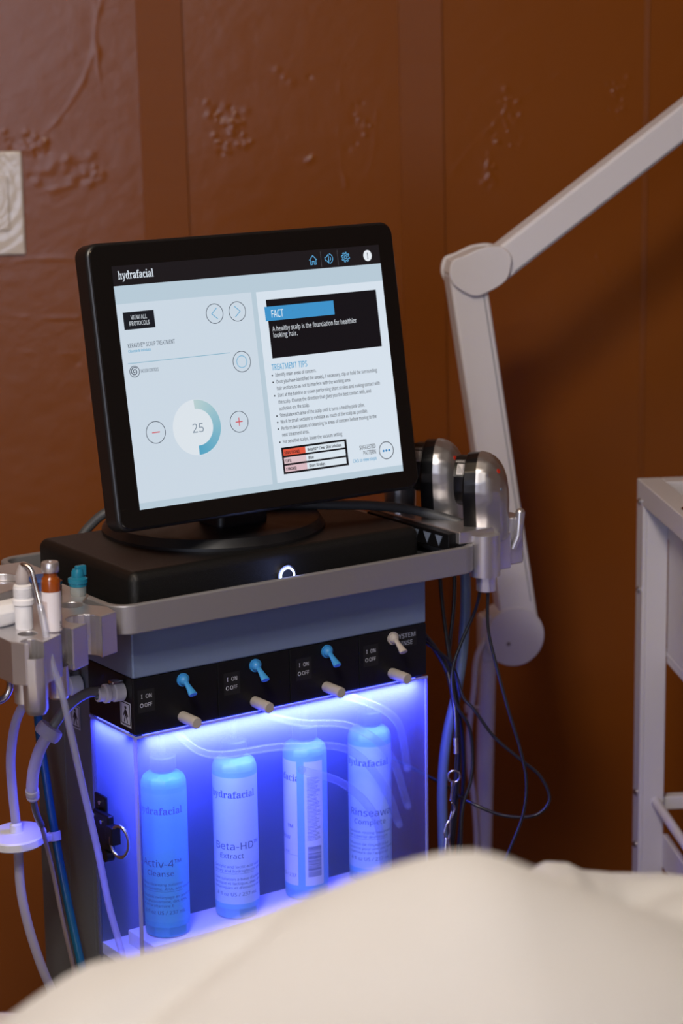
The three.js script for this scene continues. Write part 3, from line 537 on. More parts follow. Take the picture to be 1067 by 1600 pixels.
// ───────────── things in the left tool holder ─────────────
{
  const a = thing('tip_vial', 'white ribbed vial with clear domed cap in the tool holder', 'vial', 'machine', [-0.303, -0.19, 0.074]);
  const at = [-0.303, -0.19, 0.074];
  part(a, 'body', lathe([[0, 0], [0.0076, 0], [0.0081, 0.0015], [0.0081, 0.021], [0.0097, 0.0225], [0.0097, 0.0265], [0.0084, 0.028]], at), M.whitePlastic);
  const ribs = [[0.0084, 0.028]]; for (let i = 0; i < 6; i++) ribs.push([0.0086, 0.0283 + i * 0.0016], [0.0086, 0.0291 + i * 0.0016], [0.008, 0.0292 + i * 0.0016], [0.008, 0.0299 + i * 0.0016]);
  ribs.push([0.0082, 0.039], [0.006, 0.0405]);
  part(a, 'ribbed_collar', lathe(ribs, at), M.whitePlastic);
  part(a, 'dome_cap', lathe([[0.0058, 0.04], [0.0062, 0.043], [0.0056, 0.05], [0.0038, 0.0545], [0.0028, 0.058], [0, 0.0585]], at), M.domeClear);
  const v = thing('amber_vial', 'amber glass vial with white label and crimped metal cap', 'vial', 'machine', [-0.287, -0.19, 0.097]), av = [-0.287, -0.19, 0.097];
  part(v, 'glass', lathe([[0, 0.0005], [0.0082, 0.0005], [0.0084, 0.002], [0.0084, 0.0445], [0.0078, 0.0475], [0.0062, 0.0495], [0.0062, 0.055]], av), M.amber);
  const vl = canvas(512, 256, (x) => { x.fillStyle = '#d9d4d8'; x.fillRect(0, 0, 512, 256); x.save(); x.translate(330, 240); x.rotate(-Math.PI / 2); text(x, 've', 0, 70, 44, '#3d3944', { weight: 'bold' }); x.restore(); x.fillStyle = '#9d7a6c'; for (let i = 0; i < 7; i++) x.fillRect(205 + i * 9, 60, 4, 110); });
  part(v, 'label', new THREE.CylinderGeometry(0.0087, 0.0087, 0.0355, 40, 1, true).rotateY(120 * D).translate(av[0], av[1] + 0.0185, av[2]), std({ map: vl, roughness: 0.6 }));
  part(v, 'crimp_cap', lathe([[0.0075, 0.0535], [0.0079, 0.0545], [0.0079, 0.0605], [0.0072, 0.0622], [0.0028, 0.0624], [0.0026, 0.0618], [0, 0.0618]], av), M.alu);
  const u = thing('blue_capped_vial', 'small clear vial with bright blue slanted cap beside the black box', 'vial', 'machine', [-0.2085, -0.19, -0.002]), au = [-0.2085, -0.19, -0.002];
  part(u, 'glass', lathe([[0, 0], [0.007, 0], [0.0078, 0.002], [0.0078, 0.009]], au), M.glassVial);
  part(u, 'collar', lathe([[0.0078, 0.009], [0.0084, 0.0095], [0.0084, 0.013], [0.0076, 0.0135]], au), M.blueClear);
  part(u, 'cap', [latheTo([[0.0089, 0.012], [0.0093, 0.0125], [0.0093, 0.0165], [0.0062, 0.018], [0.0058, 0.023], [0.0045, 0.0255], [0, 0.0262]], au, [au[0], 1, au[2]]), rbox(au[0] - 0.002, au[0] + 0.0085, au[1] + 0.018, au[1] + 0.0285, au[2] - 0.003, au[2] + 0.003, 0.0015)], M.blueClear);
  const m = thing('metal_fitting', 'short chrome ring fitting standing behind the amber vial', 'fitting', 'machine', [-0.2265, -0.19, -0.014]);
  part(m, 'ring', lathe([[0.0062, 0], [0.0066, 0.001], [0.0066, 0.0105], [0.0074, 0.0115], [0.0074, 0.0145], [0.0062, 0.0152], [0.0052, 0.0145], [0.0052, 0.004], [0, 0.004]], [-0.2265, -0.19, -0.014]), M.steel);
  const d = thing('blue_stopper', 'flat dark blue round stopper lying behind the amber vial', 'stopper', 'machine', [-0.226, -0.19, -0.042]);
  part(d, 'stem', cyl([-0.226, -0.19, -0.042], [-0.226, -0.181, -0.042], 0.006), M.blueDisc);
  part(d, 'rim', lathe([[0, 0.009], [0.0115, 0.009], [0.0125, 0.01], [0.0125, 0.012], [0.0115, 0.0128], [0, 0.0128]], [-0.226, -0.19, -0.042]).rotateX(0), M.blueDisc);
  const w = thing('white_sleeve', 'smooth white plastic sleeve lying on the tool holder, cut off by the left edge', 'sleeve', 'machine', [-0.32, -0.19, 0.035]);
  part(w, 'shell', latheTo([[0.0085, 0], [0.0108, 0.002], [0.0115, 0.012], [0.0118, 0.05], [0.011, 0.055], [0, 0.0552]], [-0.291, -0.179, 0.05], [-1.0, -0.176, 0.2]), M.whitePlastic);
  // bent steel pipe running into a clear tube
  const C = [[-0.303, -0.133, 0.0745], [-0.302, -0.1325, 0.077], [-0.299, -0.135, 0.082], [-0.298, -0.154, 0.0915], [-0.2985, -0.17, 0.1]];
  const s = thing('suction_tube', 'bent steel pipe joined to a long clear tube crossing the case side', 'tube', 'machine', [-0.217, -0.9, 0.1]);
  part(s, 'steel_pipe', tube([[-0.303, -0.137, 0.0745], ...C], 0.0024, 12), M.steel);
  part(s, 'clear_tube', tube([[-0.2983, -0.166, 0.098], [-0.301, -0.186, 0.111], [-0.3005, -0.21, 0.1185], [-0.292, -0.24, 0.119], [-0.283, -0.278, 0.115], [-0.27, -0.335, 0.11], [-0.256, -0.394, 0.105], [-0.242, -0.461, 0.1], [-0.231, -0.507, 0.1], [-0.217, -0.581, 0.1], [-0.212, -0.75, 0.09], [-0.23, -0.95, 0.08]], 0.0031, 12), M.clearTube);
}
// hoses at the left
{
  const f = thing('filter_hose', 'milky white hose with a round disc filter hanging from the machine side', 'hose', 'machine', [-0.19, -0.95, -0.09]);
  part(f, 'connector', [latheTo([[0.009, 0], [0.0098, 0.001], [0.0098, 0.012], [0.0085, 0.013], [0.0085, 0.019], [0.0065, 0.021], [0.0065, 0.028], [0.0045, 0.029], [0.0045, 0.036]], [-0.168, -0.302, -0.082], [-1.0, -0.34, -0.16])], M.whitePlastic);
  part(f, 'release_tab', rbox(-0.183, -0.17, -0.292, -0.287, -0.086, -0.078, 0.001), M.steel);
  part(f, 'upper_tube', tube([[-0.196, -0.3035, -0.085], [-0.206, -0.3045, -0.087], [-0.22, -0.309, -0.09], [-0.234, -0.326, -0.09], [-0.243, -0.363, -0.09], [-0.243, -0.402, -0.09], [-0.241, -0.432, -0.09], [-0.2405, -0.446, -0.09]], 0.0047), M.milkTube);
  part(f, 'filter_disc', lathe([[0.004, -0.018], [0.0062, -0.014], [0.0066, -0.006], [0.0275, -0.005], [0.029, -0.0035], [0.029, 0.0035], [0.0275, 0.005], [0.0066, 0.0065], [0.006, 0.014], [0.004, 0.016]], [0, 0, 0], 48).rotateZ(4 * D).rotateX(2 * D).translate(-0.2405, -0.448, -0.09), M.whitePlastic);
  part(f, 'lower_tube', tube([[-0.24, -0.462, -0.09], [-0.239, -0.503, -0.09], [-0.232, -0.545, -0.09], [-0.22, -0.589, -0.09], [-0.207, -0.627, -0.09], [-0.196, -0.68, -0.09], [-0.2, -0.8, -0.085], [-0.215, -0.95, -0.08]], 0.0047), M.milkTube);
  const g = thing('clamped_hose', 'dark grey hose with translucent clamp, plugged in beside the switch panel', 'hose', 'machine', [-0.21, -0.62, -0.05]);
  part(g, 'connector', latheTo([[0.0085, 0], [0.0092, 0.0008], [0.0092, 0.01], [0.0078, 0.011], [0.0078, 0.015], [0.0092, 0.016], [0.0092, 0.0195], [0.007, 0.0205], [0.007, 0.027], [0.005, 0.028]], [-0.1728, -0.2865, 0.012], [-1.0, -0.25, 0.0]), M.whitePlastic);
  part(g, 'release_tab', [rbox(-0.186, -0.174, -0.2775, -0.274, 0.008, 0.017, 0.001), cyl([-0.181, -0.28, 0.012], [-0.181, -0.275, 0.012], 0.002)], M.steel);
  part(g, 'grey_hose', tube([[-0.198, -0.2825, 0.011], [-0.21, -0.2825, 0.01], [-0.228, -0.29, 0.01], [-0.242, -0.303, 0.01], [-0.252, -0.3165, 0.009]], 0.0048), M.greyTube);
  part(g, 'clamp', latheTo([[0.006, 0], [0.0115, 0.001], [0.0128, 0.004], [0.0128, 0.009], [0.0115, 0.012], [0.006, 0.0128]], [-0.247, -0.3075, 0.01], [-0.258, -0.323, 0.006]), M.milkTube);
  part(g, 'clear_sleeve', tube([[-0.252, -0.316, 0.009], [-0.258, -0.328, 0.005], [-0.263, -0.348, 0.0], [-0.2633, -0.365, -0.005], [-0.2625, -0.374, -0.008]], 0.0056), M.milkTube);
  part(g, 'end_collar', latheTo([[0.0052, 0], [0.0064, 0.001], [0.0064, 0.006], [0.0048, 0.007], [0.0062, 0.0095], [0.0058, 0.0115], [0.003, 0.012]], [-0.2628, -0.371, -0.007], [-0.2595, -0.384, -0.012]), M.milkTube);
  part(g, 'thin_grey_tube', tube([[-0.2605, -0.379, -0.01], [-0.2545, -0.394, -0.02], [-0.247, -0.408, -0.03], [-0.236, -0.423, -0.045]], 0.0033), M.greyTube);
  part(g, 'brown_tube', tube([[-0.237, -0.421, -0.044], [-0.226, -0.45, -0.055], [-0.218, -0.48, -0.06], [-0.21, -0.53, -0.06], [-0.2, -0.585, -0.06], [-0.19, -0.65, -0.06], [-0.185, -0.9, -0.06]], 0.0022), M.brownTube);
  const t = thing('teal_tube', 'dark teal tube running down the grey column, held by a clip', 'tube', 'machine', [-0.19, -0.95, -0.05]);
  part(t, 'tube', tube([[-0.186, -0.29, -0.134], [-0.19, -0.322, -0.134], [-0.19, -0.365, -0.132], [-0.19, -0.409, -0.122], [-0.19, -0.459, -0.109], [-0.19, -0.502, -0.095], [-0.19, -0.545, -0.079], [-0.19, -0.581, -0.064], [-0.19, -0.623, -0.047], [-0.192, -0.75, -0.04], [-0.195, -0.95, -0.04]], 0.0045), M.tealTube);
  part(t, 'clip', [cyl([-0.1905, -0.4585, -0.1085], [-0.1905, -0.467, -0.1065], 0.0062), rbox(-0.207, -0.194, -0.4665, -0.459, -0.112, -0.104, 0.001)], M.frosted);
  // machine lead behind the monitor, two visible stretches of one cable
  const k = thing('monitor_cable', 'thick dark grey cable looping behind the monitor onto the holder ledge', 'cable', 'machine', [0.1, -0.17, -0.1]);
  part(k, 'lead', tube([[-0.12, -0.205, -0.215], [-0.097, -0.193, -0.215], [-0.084, -0.179, -0.212], [-0.07, -0.1655, -0.205], [-0.05, -0.157, -0.195], [-0.01, -0.153, -0.16], [0.03, -0.151, -0.12], [0.06, -0.152, -0.09], [0.11, -0.155, -0.06], [0.154, -0.1585, -0.042], [0.198, -0.167, -0.032], [0.224, -0.175, -0.012], [0.236, -0.18, 0.002]], 0.005), M.hoseGrey);
}

// ───────────── hand pieces at the right ─────────────
{
  const half = [[0, 0.0315], [0.009, 0.0302], [0.0175, 0.026], [0.0245, 0.0185], [0.0285, 0.009], [0.03, -0.002], [0.0288, -0.014], [0.0255, -0.028], [0.0225, -0.042], [0.0205, -0.056], [0.0195, -0.062]];
  const pts = [...half, ...half.slice(1).reverse().map(([a, b]) => [-a, b])];
  const curve = new THREE.CatmullRomCurve3(pts.map(([a, b]) => new THREE.Vector3(a, b, 0)), true, 'centripetal').getPoints(72).slice(0, -1);
  // rings of the drop shape, shrinking along +x
  function dome(levels, c) {
    const n = curve.length, pos = [], idx = [];
    levels.forEach(([s, x, dy]) => curve.forEach((q) => pos.push(c[0] + x, c[1] + (dy || 0) + (q.y + 0.05) * (0.35 + 0.65 * s) - 0.05, c[2] + q.x * s)));
    for (let l = 0; l < levels.length - 1; l++) for (let i = 0; i < n; i++) { const a = l * n + i, b = l * n + ((i + 1) % n), d = a + n, e = b + n; idx.push(a, b, d, b, e, d); }
    const last = (levels.length - 1) * n, k = pos.length / 3, L = levels[levels.length - 1];
    pos.push(c[0] + L[1], c[1] - 0.015, c[2]); for (let i = 0; i < n; i++) idx.push(last + i, last + ((i + 1) % n), k);
    pos.push(c[0] + levels[0][1], c[1] - 0.015, c[2]); for (let i = 0; i < n; i++) idx.push((i + 1) % n, i, k + 1);
    const g = new THREE.BufferGeometry(); g.setAttribute('position', new THREE.Float32BufferAttribute(pos, 3)); g.setIndex(idx);
    return toCreasedNormals(g, 0.7);
  }
  const lab = canvas(256, 160, (x) => {
    x.fillStyle = '#0b0b0c'; x.fillRect(0, 0, 256, 160); x.fillStyle = '#c9c6c4';
    x.fillRect(150, 10, 10, 140); x.fillRect(172, 10, 6, 140); x.fillRect(20, 40, 110, 78); x.fillStyle = '#222'; for (let i = 0; i < 4; i++) x.fillRect(30, 52 + i * 16, 90 - i * 14, 6);
    x.fillStyle = '#c9c6c4'; x.fillRect(20, 126, 110, 14);
  });
  const mLab = std({ map: lab, roughness: 0.5 });
  [[0.2465, -0.134, 0.0248, 'silver and black hand piece nearest the holder clip', 0], [0.2445, -0.1305, -0.0455, 'silver and black hand piece half hidden by the monitor corner', 1]].forEach(([x, y, z, l]) => {
    const h = thing('hand_piece', l, 'hand piece', 'machine', [x, -0.19, z], 'hand pieces in the right holder');
    h.rotation.y += -48 * D; // heads turned to the back
    part(h, 'shell', dome([[1, 0], [0.992, 0.005], [0.965, 0.011], [0.91, 0.0172], [0.83, 0.0228], [0.71, 0.0278], [0.55, 0.0318], [0.35, 0.0345], [0.15, 0.0355]].map(([a, b]) => [a, b * 0.82]), [x, y, z]), M.silver);
    part(h, 'inner_shell', dome([[0.9, -0.014], [0.97, -0.012], [0.985, 0.0005]], [x, y, z]), M.blackGloss);
    const hd = part(h, 'head', latheTo([[0.0245, 0], [0.0262, 0.001], [0.0262, 0.0105], [0.0248, 0.0135], [0, 0.0136]], [x - 0.01, y + 0.001, z], [-1, y + 0.001, z], 48), M.blackGloss);
    part(hd, 'rating_label', new THREE.CylinderGeometry(0.0264, 0.0264, 0.0125, 24, 1, true, 40 * D, 62 * D).rotateZ(Math.PI / 2).rotateX(22 * D).translate(x - 0.0175, y + 0.001, z), mLab, 'white printed rating label');
    const shell = h.getObjectByName('shell'), probe = new THREE.Mesh(shell.geometry, new THREE.MeshBasicMaterial({ side: THREE.DoubleSide })), bs = BASE.get(h);
    for (const [dx, dy, mat, nm, r] of [[0.021, 0.014, M.red, 'red_mark', 0.0026], [0.0245, -0.004, M.mark, 'grey_mark', 0.0016]]) {
      const from = new THREE.Vector3(x + dx, y + dy, z + 0.08).sub(V(bs)), hit = new THREE.Raycaster(from, new THREE.Vector3(0, 0, -1)).intersectObject(probe)[0];
      if (hit) { const nrm = hit.face.normal.clone(); if (nrm.z < 0) nrm.negate(); const q = hit.point.clone().add(V(bs)); part(h, nm, latheTo([[r, -0.001], [r * 0.95, 0.0004], [0, 0.0006]], q.toArray(), q.clone().add(nrm).toArray(), 16), mat); }
    }
    part(h, 'socket', cyl([x + 0.012, y - 0.075, z], [x + 0.012, y - 0.058, z], 0.012), M.blackGloss);
  });
  const cup = thing('metal_cup', 'small aluminium cup behind the lower right monitor corner', 'cup', 'machine', [0.222, -0.19, -0.087]);
  part(cup, 'wall', lathe([[0.015, -0.008], [0.0165, 0], [0.017, 0.026], [0.0155, 0.026], [0.0145, 0.004], [0, 0.004]], [0.222, -0.177, -0.083]), M.alu);
}
// cables hanging at the right
{
  const lead = (name, label, pts, r, m, n = 12) => { const b = pts.reduce((a, p) => (p[1] < a[1] ? p : a)); const t = thing(name, label, 'cable', 'machine', b, 'cables hanging under the right holder'); part(t, 'lead', tube(pts, r, n), m); return t; };
  lead('hand_piece_cable', 'thin black cable falling from the near cup into the cable bundle', [[0.233, -0.235, 0.043], [0.232, -0.25, 0.041], [0.236, -0.271, 0.028], [0.225, -0.301, 0.021], [0.214, -0.327, 0.02], [0.21, -0.346, 0.023], [0.211, -0.366, 0.029], [0.222, -0.39, 0.036], [0.224, -0.421, 0.04], [0.219, -0.447, 0.043], [0.209, -0.473, 0.043], [0.202, -0.513, 0.048], [0.198, -0.6, 0.056], [0.19, -0.8, 0.05]], 0.0018, M.cable);
  lead('hand_piece_cable', 'long thin black cable bowing to the right in front of the lamp pole', [[0.236, -0.235, 0.051], [0.236, -0.283, 0.051], [0.239, -0.322, 0.061], [0.243, -0.367, 0.076], [0.248, -0.406, 0.089], [0.249, -0.438, 0.098], [0.242, -0.471, 0.102], [0.225, -0.509, 0.1], [0.206, -0.548, 0.097], [0.19, -0.7, 0.08]], 0.0017, M.cable);
  lead('hand_piece_cable', 'straight black cable falling from the far cup beside the housing', [[0.2345, -0.232, -0.03], [0.233, -0.248, -0.027], [0.23, -0.275, -0.019], [0.229, -0.315, -0.009], [0.229, -0.341, -0.002], [0.23, -0.365, 0.004], [0.235, -0.43, 0.01], [0.22, -0.6, 0.01], [0.2, -0.8, 0.0]], 0.0021, M.cable);
  lead('black_cable', 'black cable hanging from the ledge between the two cups', [[0.255, -0.2, -0.036], [0.251, -0.248, -0.026], [0.245, -0.278, -0.02], [0.238, -0.311, -0.017], [0.233, -0.337, -0.013], [0.237, -0.364, -0.008], [0.245, -0.42, -0.01], [0.235, -0.6, -0.02], [0.21, -0.8, -0.03]], 0.0021, M.cable);
  lead('looped_cable', 'black cable leaving the switch panel and making a wide loop past the lamp pole', [[0.165, -0.282, -0.07], [0.18, -0.286, -0.045], [0.19, -0.3, 0.0], [0.222, -0.329, 0.006], [0.227, -0.349, 0.012], [0.229, -0.365, 0.018], [0.235, -0.375, 0.026], [0.25, -0.405, 0.043], [0.269, -0.428, 0.062], [0.286, -0.448, 0.077], [0.29, -0.471, 0.086], [0.278, -0.486, 0.081], [0.25, -0.487, 0.062], [0.224, -0.474, 0.03], [0.236, -0.474, -0.025], [0.2, -0.45, -0.09], [0.165, -0.44, -0.12]], 0.0018, M.cable);
  lead('panel_cable', 'blue edged black cable bundle curving down from behind the switch panel', [[0.162, -0.276, -0.07], [0.178, -0.279, -0.045], [0.19, -0.291, -0.008], [0.212, -0.315, -0.008], [0.222, -0.34, 0.0], [0.224, -0.37, 0.008], [0.22, -0.42, 0.02], [0.205, -0.55, 0.02], [0.19, -0.8, 0.0]], 0.0032, M.cable);
  const h = thing('slate_hose', 'thick slate blue hose hanging behind the black cables', 'hose', 'machine', [0.21, -0.9, 0.01]);
  part(h, 'tube', tube([[0.262, -0.19, -0.045], [0.27, -0.235, -0.034], [0.264, -0.317, -0.027], [0.251, -0.37, -0.022], [0.236, -0.417, -0.02], [0.225, -0.463, -0.014], [0.219, -0.517, -0.006], [0.213, -0.57, 0.004], [0.205, -0.7, 0.004], [0.19, -0.9, 0.0]], 0.0056), M.slateTube);
  // lanyard with ring and clip
  const k = thing('key_lanyard', 'black cord with silver ring, swivel and snap clip hanging beside the case', 'lanyard', 'machine', [0.184, -0.53, 0.05]);
  part(k, 'cord', tube([[0.221, -0.34, 0.002], [0.214, -0.37, 0.022], [0.207, -0.398, 0.034], [0.2045, -0.41, 0.036]], 0.0026), M.cable);
  part(k, 'ferrule', cyl([0.206, -0.4, 0.0345], [0.2042, -0.416, 0.0375], 0.0027), M.steel);
  part(k, 'thread', tube([[0.2042, -0.416, 0.0375], [0.2015, -0.432, 0.0395]], 0.0011), M.cable);
  part(k, 'ring', new THREE.TorusGeometry(0.0062, 0.0012, 10, 30).rotateY(-32 * D).translate(0.199, -0.439, 0.0405), M.steel);
  part(k, 'swivel', latheTo([[0.001, 0], [0.0023, 0.001], [0.0022, 0.005], [0.0012, 0.007], [0.0012, 0.02], [0.002, 0.021], [0, 0.022]], [0.1975, -0.443, 0.041], [0.193, -0.466, 0.0425]), M.steel);
  part(k, 'snap_clip', tube([[0.194, -0.466, 0.043], [0.197, -0.472, 0.044], [0.194, -0.48, 0.044], [0.186, -0.489, 0.044], [0.1825, -0.499, 0.045], [0.1855, -0.505, 0.046], [0.1885, -0.499, 0.046], [0.19, -0.484, 0.045], [0.193, -0.476, 0.044]], 0.0011, 10, 8), M.steel);
  part(k, 'strap', [tube([[0.1845, -0.5035, 0.046], [0.1805, -0.52, 0.049], [0.178, -0.56, 0.05]], 0.0022), tube([[0.1865, -0.5035, 0.046], [0.1865, -0.52, 0.05], [0.186, -0.56, 0.05]], 0.0022)], M.steel);
}

// ───────────── magnifier lamp arm ─────────────
{
  const L = thing('magnifier_lamp', 'white jointed lamp arm on a floor pole behind the machine', 'lamp', 'lamp', [0.0, -1.1677, 0]);
  const T = 0.017; // half thickness
  const bar = (pts, t, b = 0.004) => extrude(outline(pts), 2 * t, b, 3).translate(0, 0, -t);
  part(L, 'pole', cyl([0.0, -1.14, 0.0], [0.0143, -0.467, 0.0], 0.0108), M.whiteLamp);
  part(L, 'pole_collar', cyl([0.0136, -0.486, 0], [0.0146, -0.462, 0], 0.0114), M.whiteLamp);
  part(L, 'knob', [cyl([-0.012, -0.525, 0.004], [0.006, -0.525, 0.002], 0.0022), cyl([-0.014, -0.525, 0.004], [-0.01, -0.525, 0.004], 0.0055)], M.whiteLamp);
  part(L, 'floor_base', lathe([[0, 0], [0.19, 0], [0.19, 0.02], [0.17, 0.03], [0.02, 0.034], [0, 0.034]], [0, -1.1677, 0], 48), M.whiteLamp);
  part(L, 'knuckle', [cyl([0.0437, -0.4365, -T - 0.003], [0.0437, -0.4365, T + 0.001], 0.0365, 0.036, 56), rbox(0.004, 0.03, -0.469, -0.41, -0.0135, 0.0135, 0.006, 3)], M.whiteLamp);
  part(L, 'knuckle_cover', latheTo([[0.0352, 0], [0.0348, 0.0008], [0, 0.001]], [0.0437, -0.4365, T + 0.001], [0.0437, -0.4365, 1], 56), M.whiteLamp);
  part(L, 'screw', latheTo([[0.0026, 0], [0.0024, 0.001], [0, 0.0014]], [0.0355, -0.4445, T + 0.0018], [0.0355, -0.4445, 1], 18), M.steel);
  part(L, 'lower_arm', bar([[-0.0345, -0.005], [0.0105, -0.012], [0.0735, -0.416], [0.0295, -0.424]], 0.0155), M.whiteLamp);
  part(L, 'lower_arm_seam', bar([[0.0044, -0.02], [0.0056, -0.02], [0.0645, -0.395], [0.0633, -0.395]], 0.0157, 0), M.seam);
  const ux = 0.225 / Math.hypot(0.225, 0.161), uy = 0.161 / Math.hypot(0.225, 0.161);
  const ext = (p, d) => [p[0] + ux * d, p[1] + uy * d];
  part(L, 'upper_arm', bar([[0.018, 0.0226], [0.03, -0.0149], ext([0.0384, -0.0088], 0.82), ext([0.0253, 0.0279], 0.82)], 0.0155), M.whiteLamp);
  part(L, 'upper_arm_seam', bar([[0.0425, -0.0012], [0.0431, -0.0022], ext([0.0431, -0.0022], 0.78), ext([0.0425, -0.0012], 0.78)], 0.0157, 0), M.seam);
  const ep = [[-0.0359, -0.0009], [-0.032, 0.0137], [-0.0183, 0.0191], [0.0023, 0.0272], [0.0253, 0.0279], [0.0368, 0.0187], [0.0376, 0.006], [0.0315, -0.0108], [0.0076, -0.0247], [-0.0054, -0.0279], [-0.0207, -0.0214], [-0.0321, -0.0121]];
  const es = new THREE.Shape(); { const c = new THREE.CatmullRomCurve3(ep.map(([a, b]) => new THREE.Vector3(a, b, 0)), true, 'centripetal').getPoints(60); c.forEach((q, i) => (i ? es.lineTo(q.x, q.y) : es.moveTo(q.x, q.y))); }
  part(L, 'elbow_cover', extrude(es, 0.0055, 0.0018, 3).translate(0, 0, T - 0.001), M.whiteLamp);
  part(L, 'elbow_cover', extrude(es, 0.0055, 0.0018, 3).translate(0, 0, -T - 0.0045), M.whiteLamp);
  const es2 = outline(ep.map(([a, b]) => [a * 0.95, b * 0.95])); part(L, 'elbow_core', extrude(es2, 0.033, 0.001).translate(0, 0, -0.0165), M.whiteLamp);
  part(L, 'elbow_pin', latheTo([[0.004, 0], [0.0038, 0.0015], [0, 0.002]], [0.014, 0.0275, 0.006], [0.013, 1, 0.006], 16), M.whiteLamp);
  const c = ext([0.0316, 0.0095], 0.84), lc = [c[0] + 0.1, c[1] - 0.02];
  part(L, 'lamp_head', [new THREE.TorusGeometry(0.085, 0.016, 12, 48).rotateX(Math.PI / 2).translate(lc[0], lc[1], 0), rbox(c[0] - 0.015, c[0] + 0.03, c[1] - 0.028, c[1] + 0.015, -0.012, 0.012, 0.005)], M.whiteLamp);
  const wc = thing('lamp_cable', 'white power cable looping out of the lamp knuckle beside its pole', 'cable', 'lamp', [0.0, -1.16, 0.02]);
  part(wc, 'lead', tube([[0.02, -0.43, 0.0], [0.008, -0.44, 0.012], [-0.003, -0.456, 0.018], [-0.008, -0.5, 0.02], [-0.0135, -0.545, 0.02], [-0.013, -0.595, 0.02], [-0.007, -0.635, 0.016], [-0.003, -0.69, 0.014], [-0.006, -0.85, 0.014], [-0.01, -1.13, 0.02]], 0.0034, 12), M.whiteLamp);
}

// ───────────── white metal rack at the right edge ─────────────
{
  const R = thing('metal_rack', 'white metal rack frame with side panel at the right edge', 'rack', 'rack', [0.013, -0.9365, 0.1]);
  for (const z of [-0.03, 0.42]) part(R, 'post', [rbox(0, 0.0045, -0.9365, -0.026, z, z + 0.03, 0.001), rbox(0.0045, 0.0295, -0.9365, -0.026, z + 0.0255, z + 0.03, 0.001)], M.whiteMetal);
  part(R, 'top_rail', rbox(0, 0.0275, -0.0265, 0, -0.031, 0.455, 0.0015), M.whiteMetal);
  part(R, 'top_rail', rbox(0.0275, 0.6, -0.0265, 0, -0.031, -0.004, 0.0015), M.whiteMetal);
  part(R, 'panel_rail', rbox(0.029, 0.036, -0.066, -0.0265, -0.004, 0.42, 0.001), M.whiteMetal);
  part(R, 'side_panel', rbox(0.0305, 0.0335, -0.212, -0.06, -0.002, 0.42, 0.0008), M.whiteMetal);
  part(R, 'cross_rail', rbox(0.02, 0.6, -0.392, -0.376, -0.022, -0.006, 0.002), M.whiteMetal);
  part(R, 'side_rod', cyl([0.02, -0.379, 0.0], [0.02, -0.3835, 0.43], 0.0055), M.whiteMetal);
  part(R, 'shelf_edge', rbox(0.029, 0.036, -0.46, -0.42, -0.004, 0.42, 0.001), M.whiteMetal);
  part(R, 'shelf', rbox(0.03, 0.6, -0.46, -0.455, -0.004, 0.42, 0.001), M.whiteMetal);
  part(R, 'shelf', rbox(0.03, 0.6, -0.205, -0.2, -0.02, 0.42, 0.001), M.whiteMetal);
  for (const x of [0.5705]) for (const z of [-0.03, 0.42]) part(R, 'post', rbox(x, x + 0.03, -0.9365, -0.026, z, z + 0.03, 0.001), M.whiteMetal);
  for (const y of [-0.0236, -0.1268, -0.3702, -0.4348]) part(R, 'bolt', latheTo([[0.0042, 0], [0.004, 0.002], [0.002, 0.0034], [0, 0.0036]], [0.0003, y, -0.013], [-1, y, -0.013], 14), M.steel);
  for (const z of [0.145]) part(R, 'bolt', latheTo([[0.005, 0], [0.0046, 0.002], [0.002, 0.0034], [0, 0.0036]], [0.012, -0.0003, z], [0.012, 1, z], 14), M.steel);
}

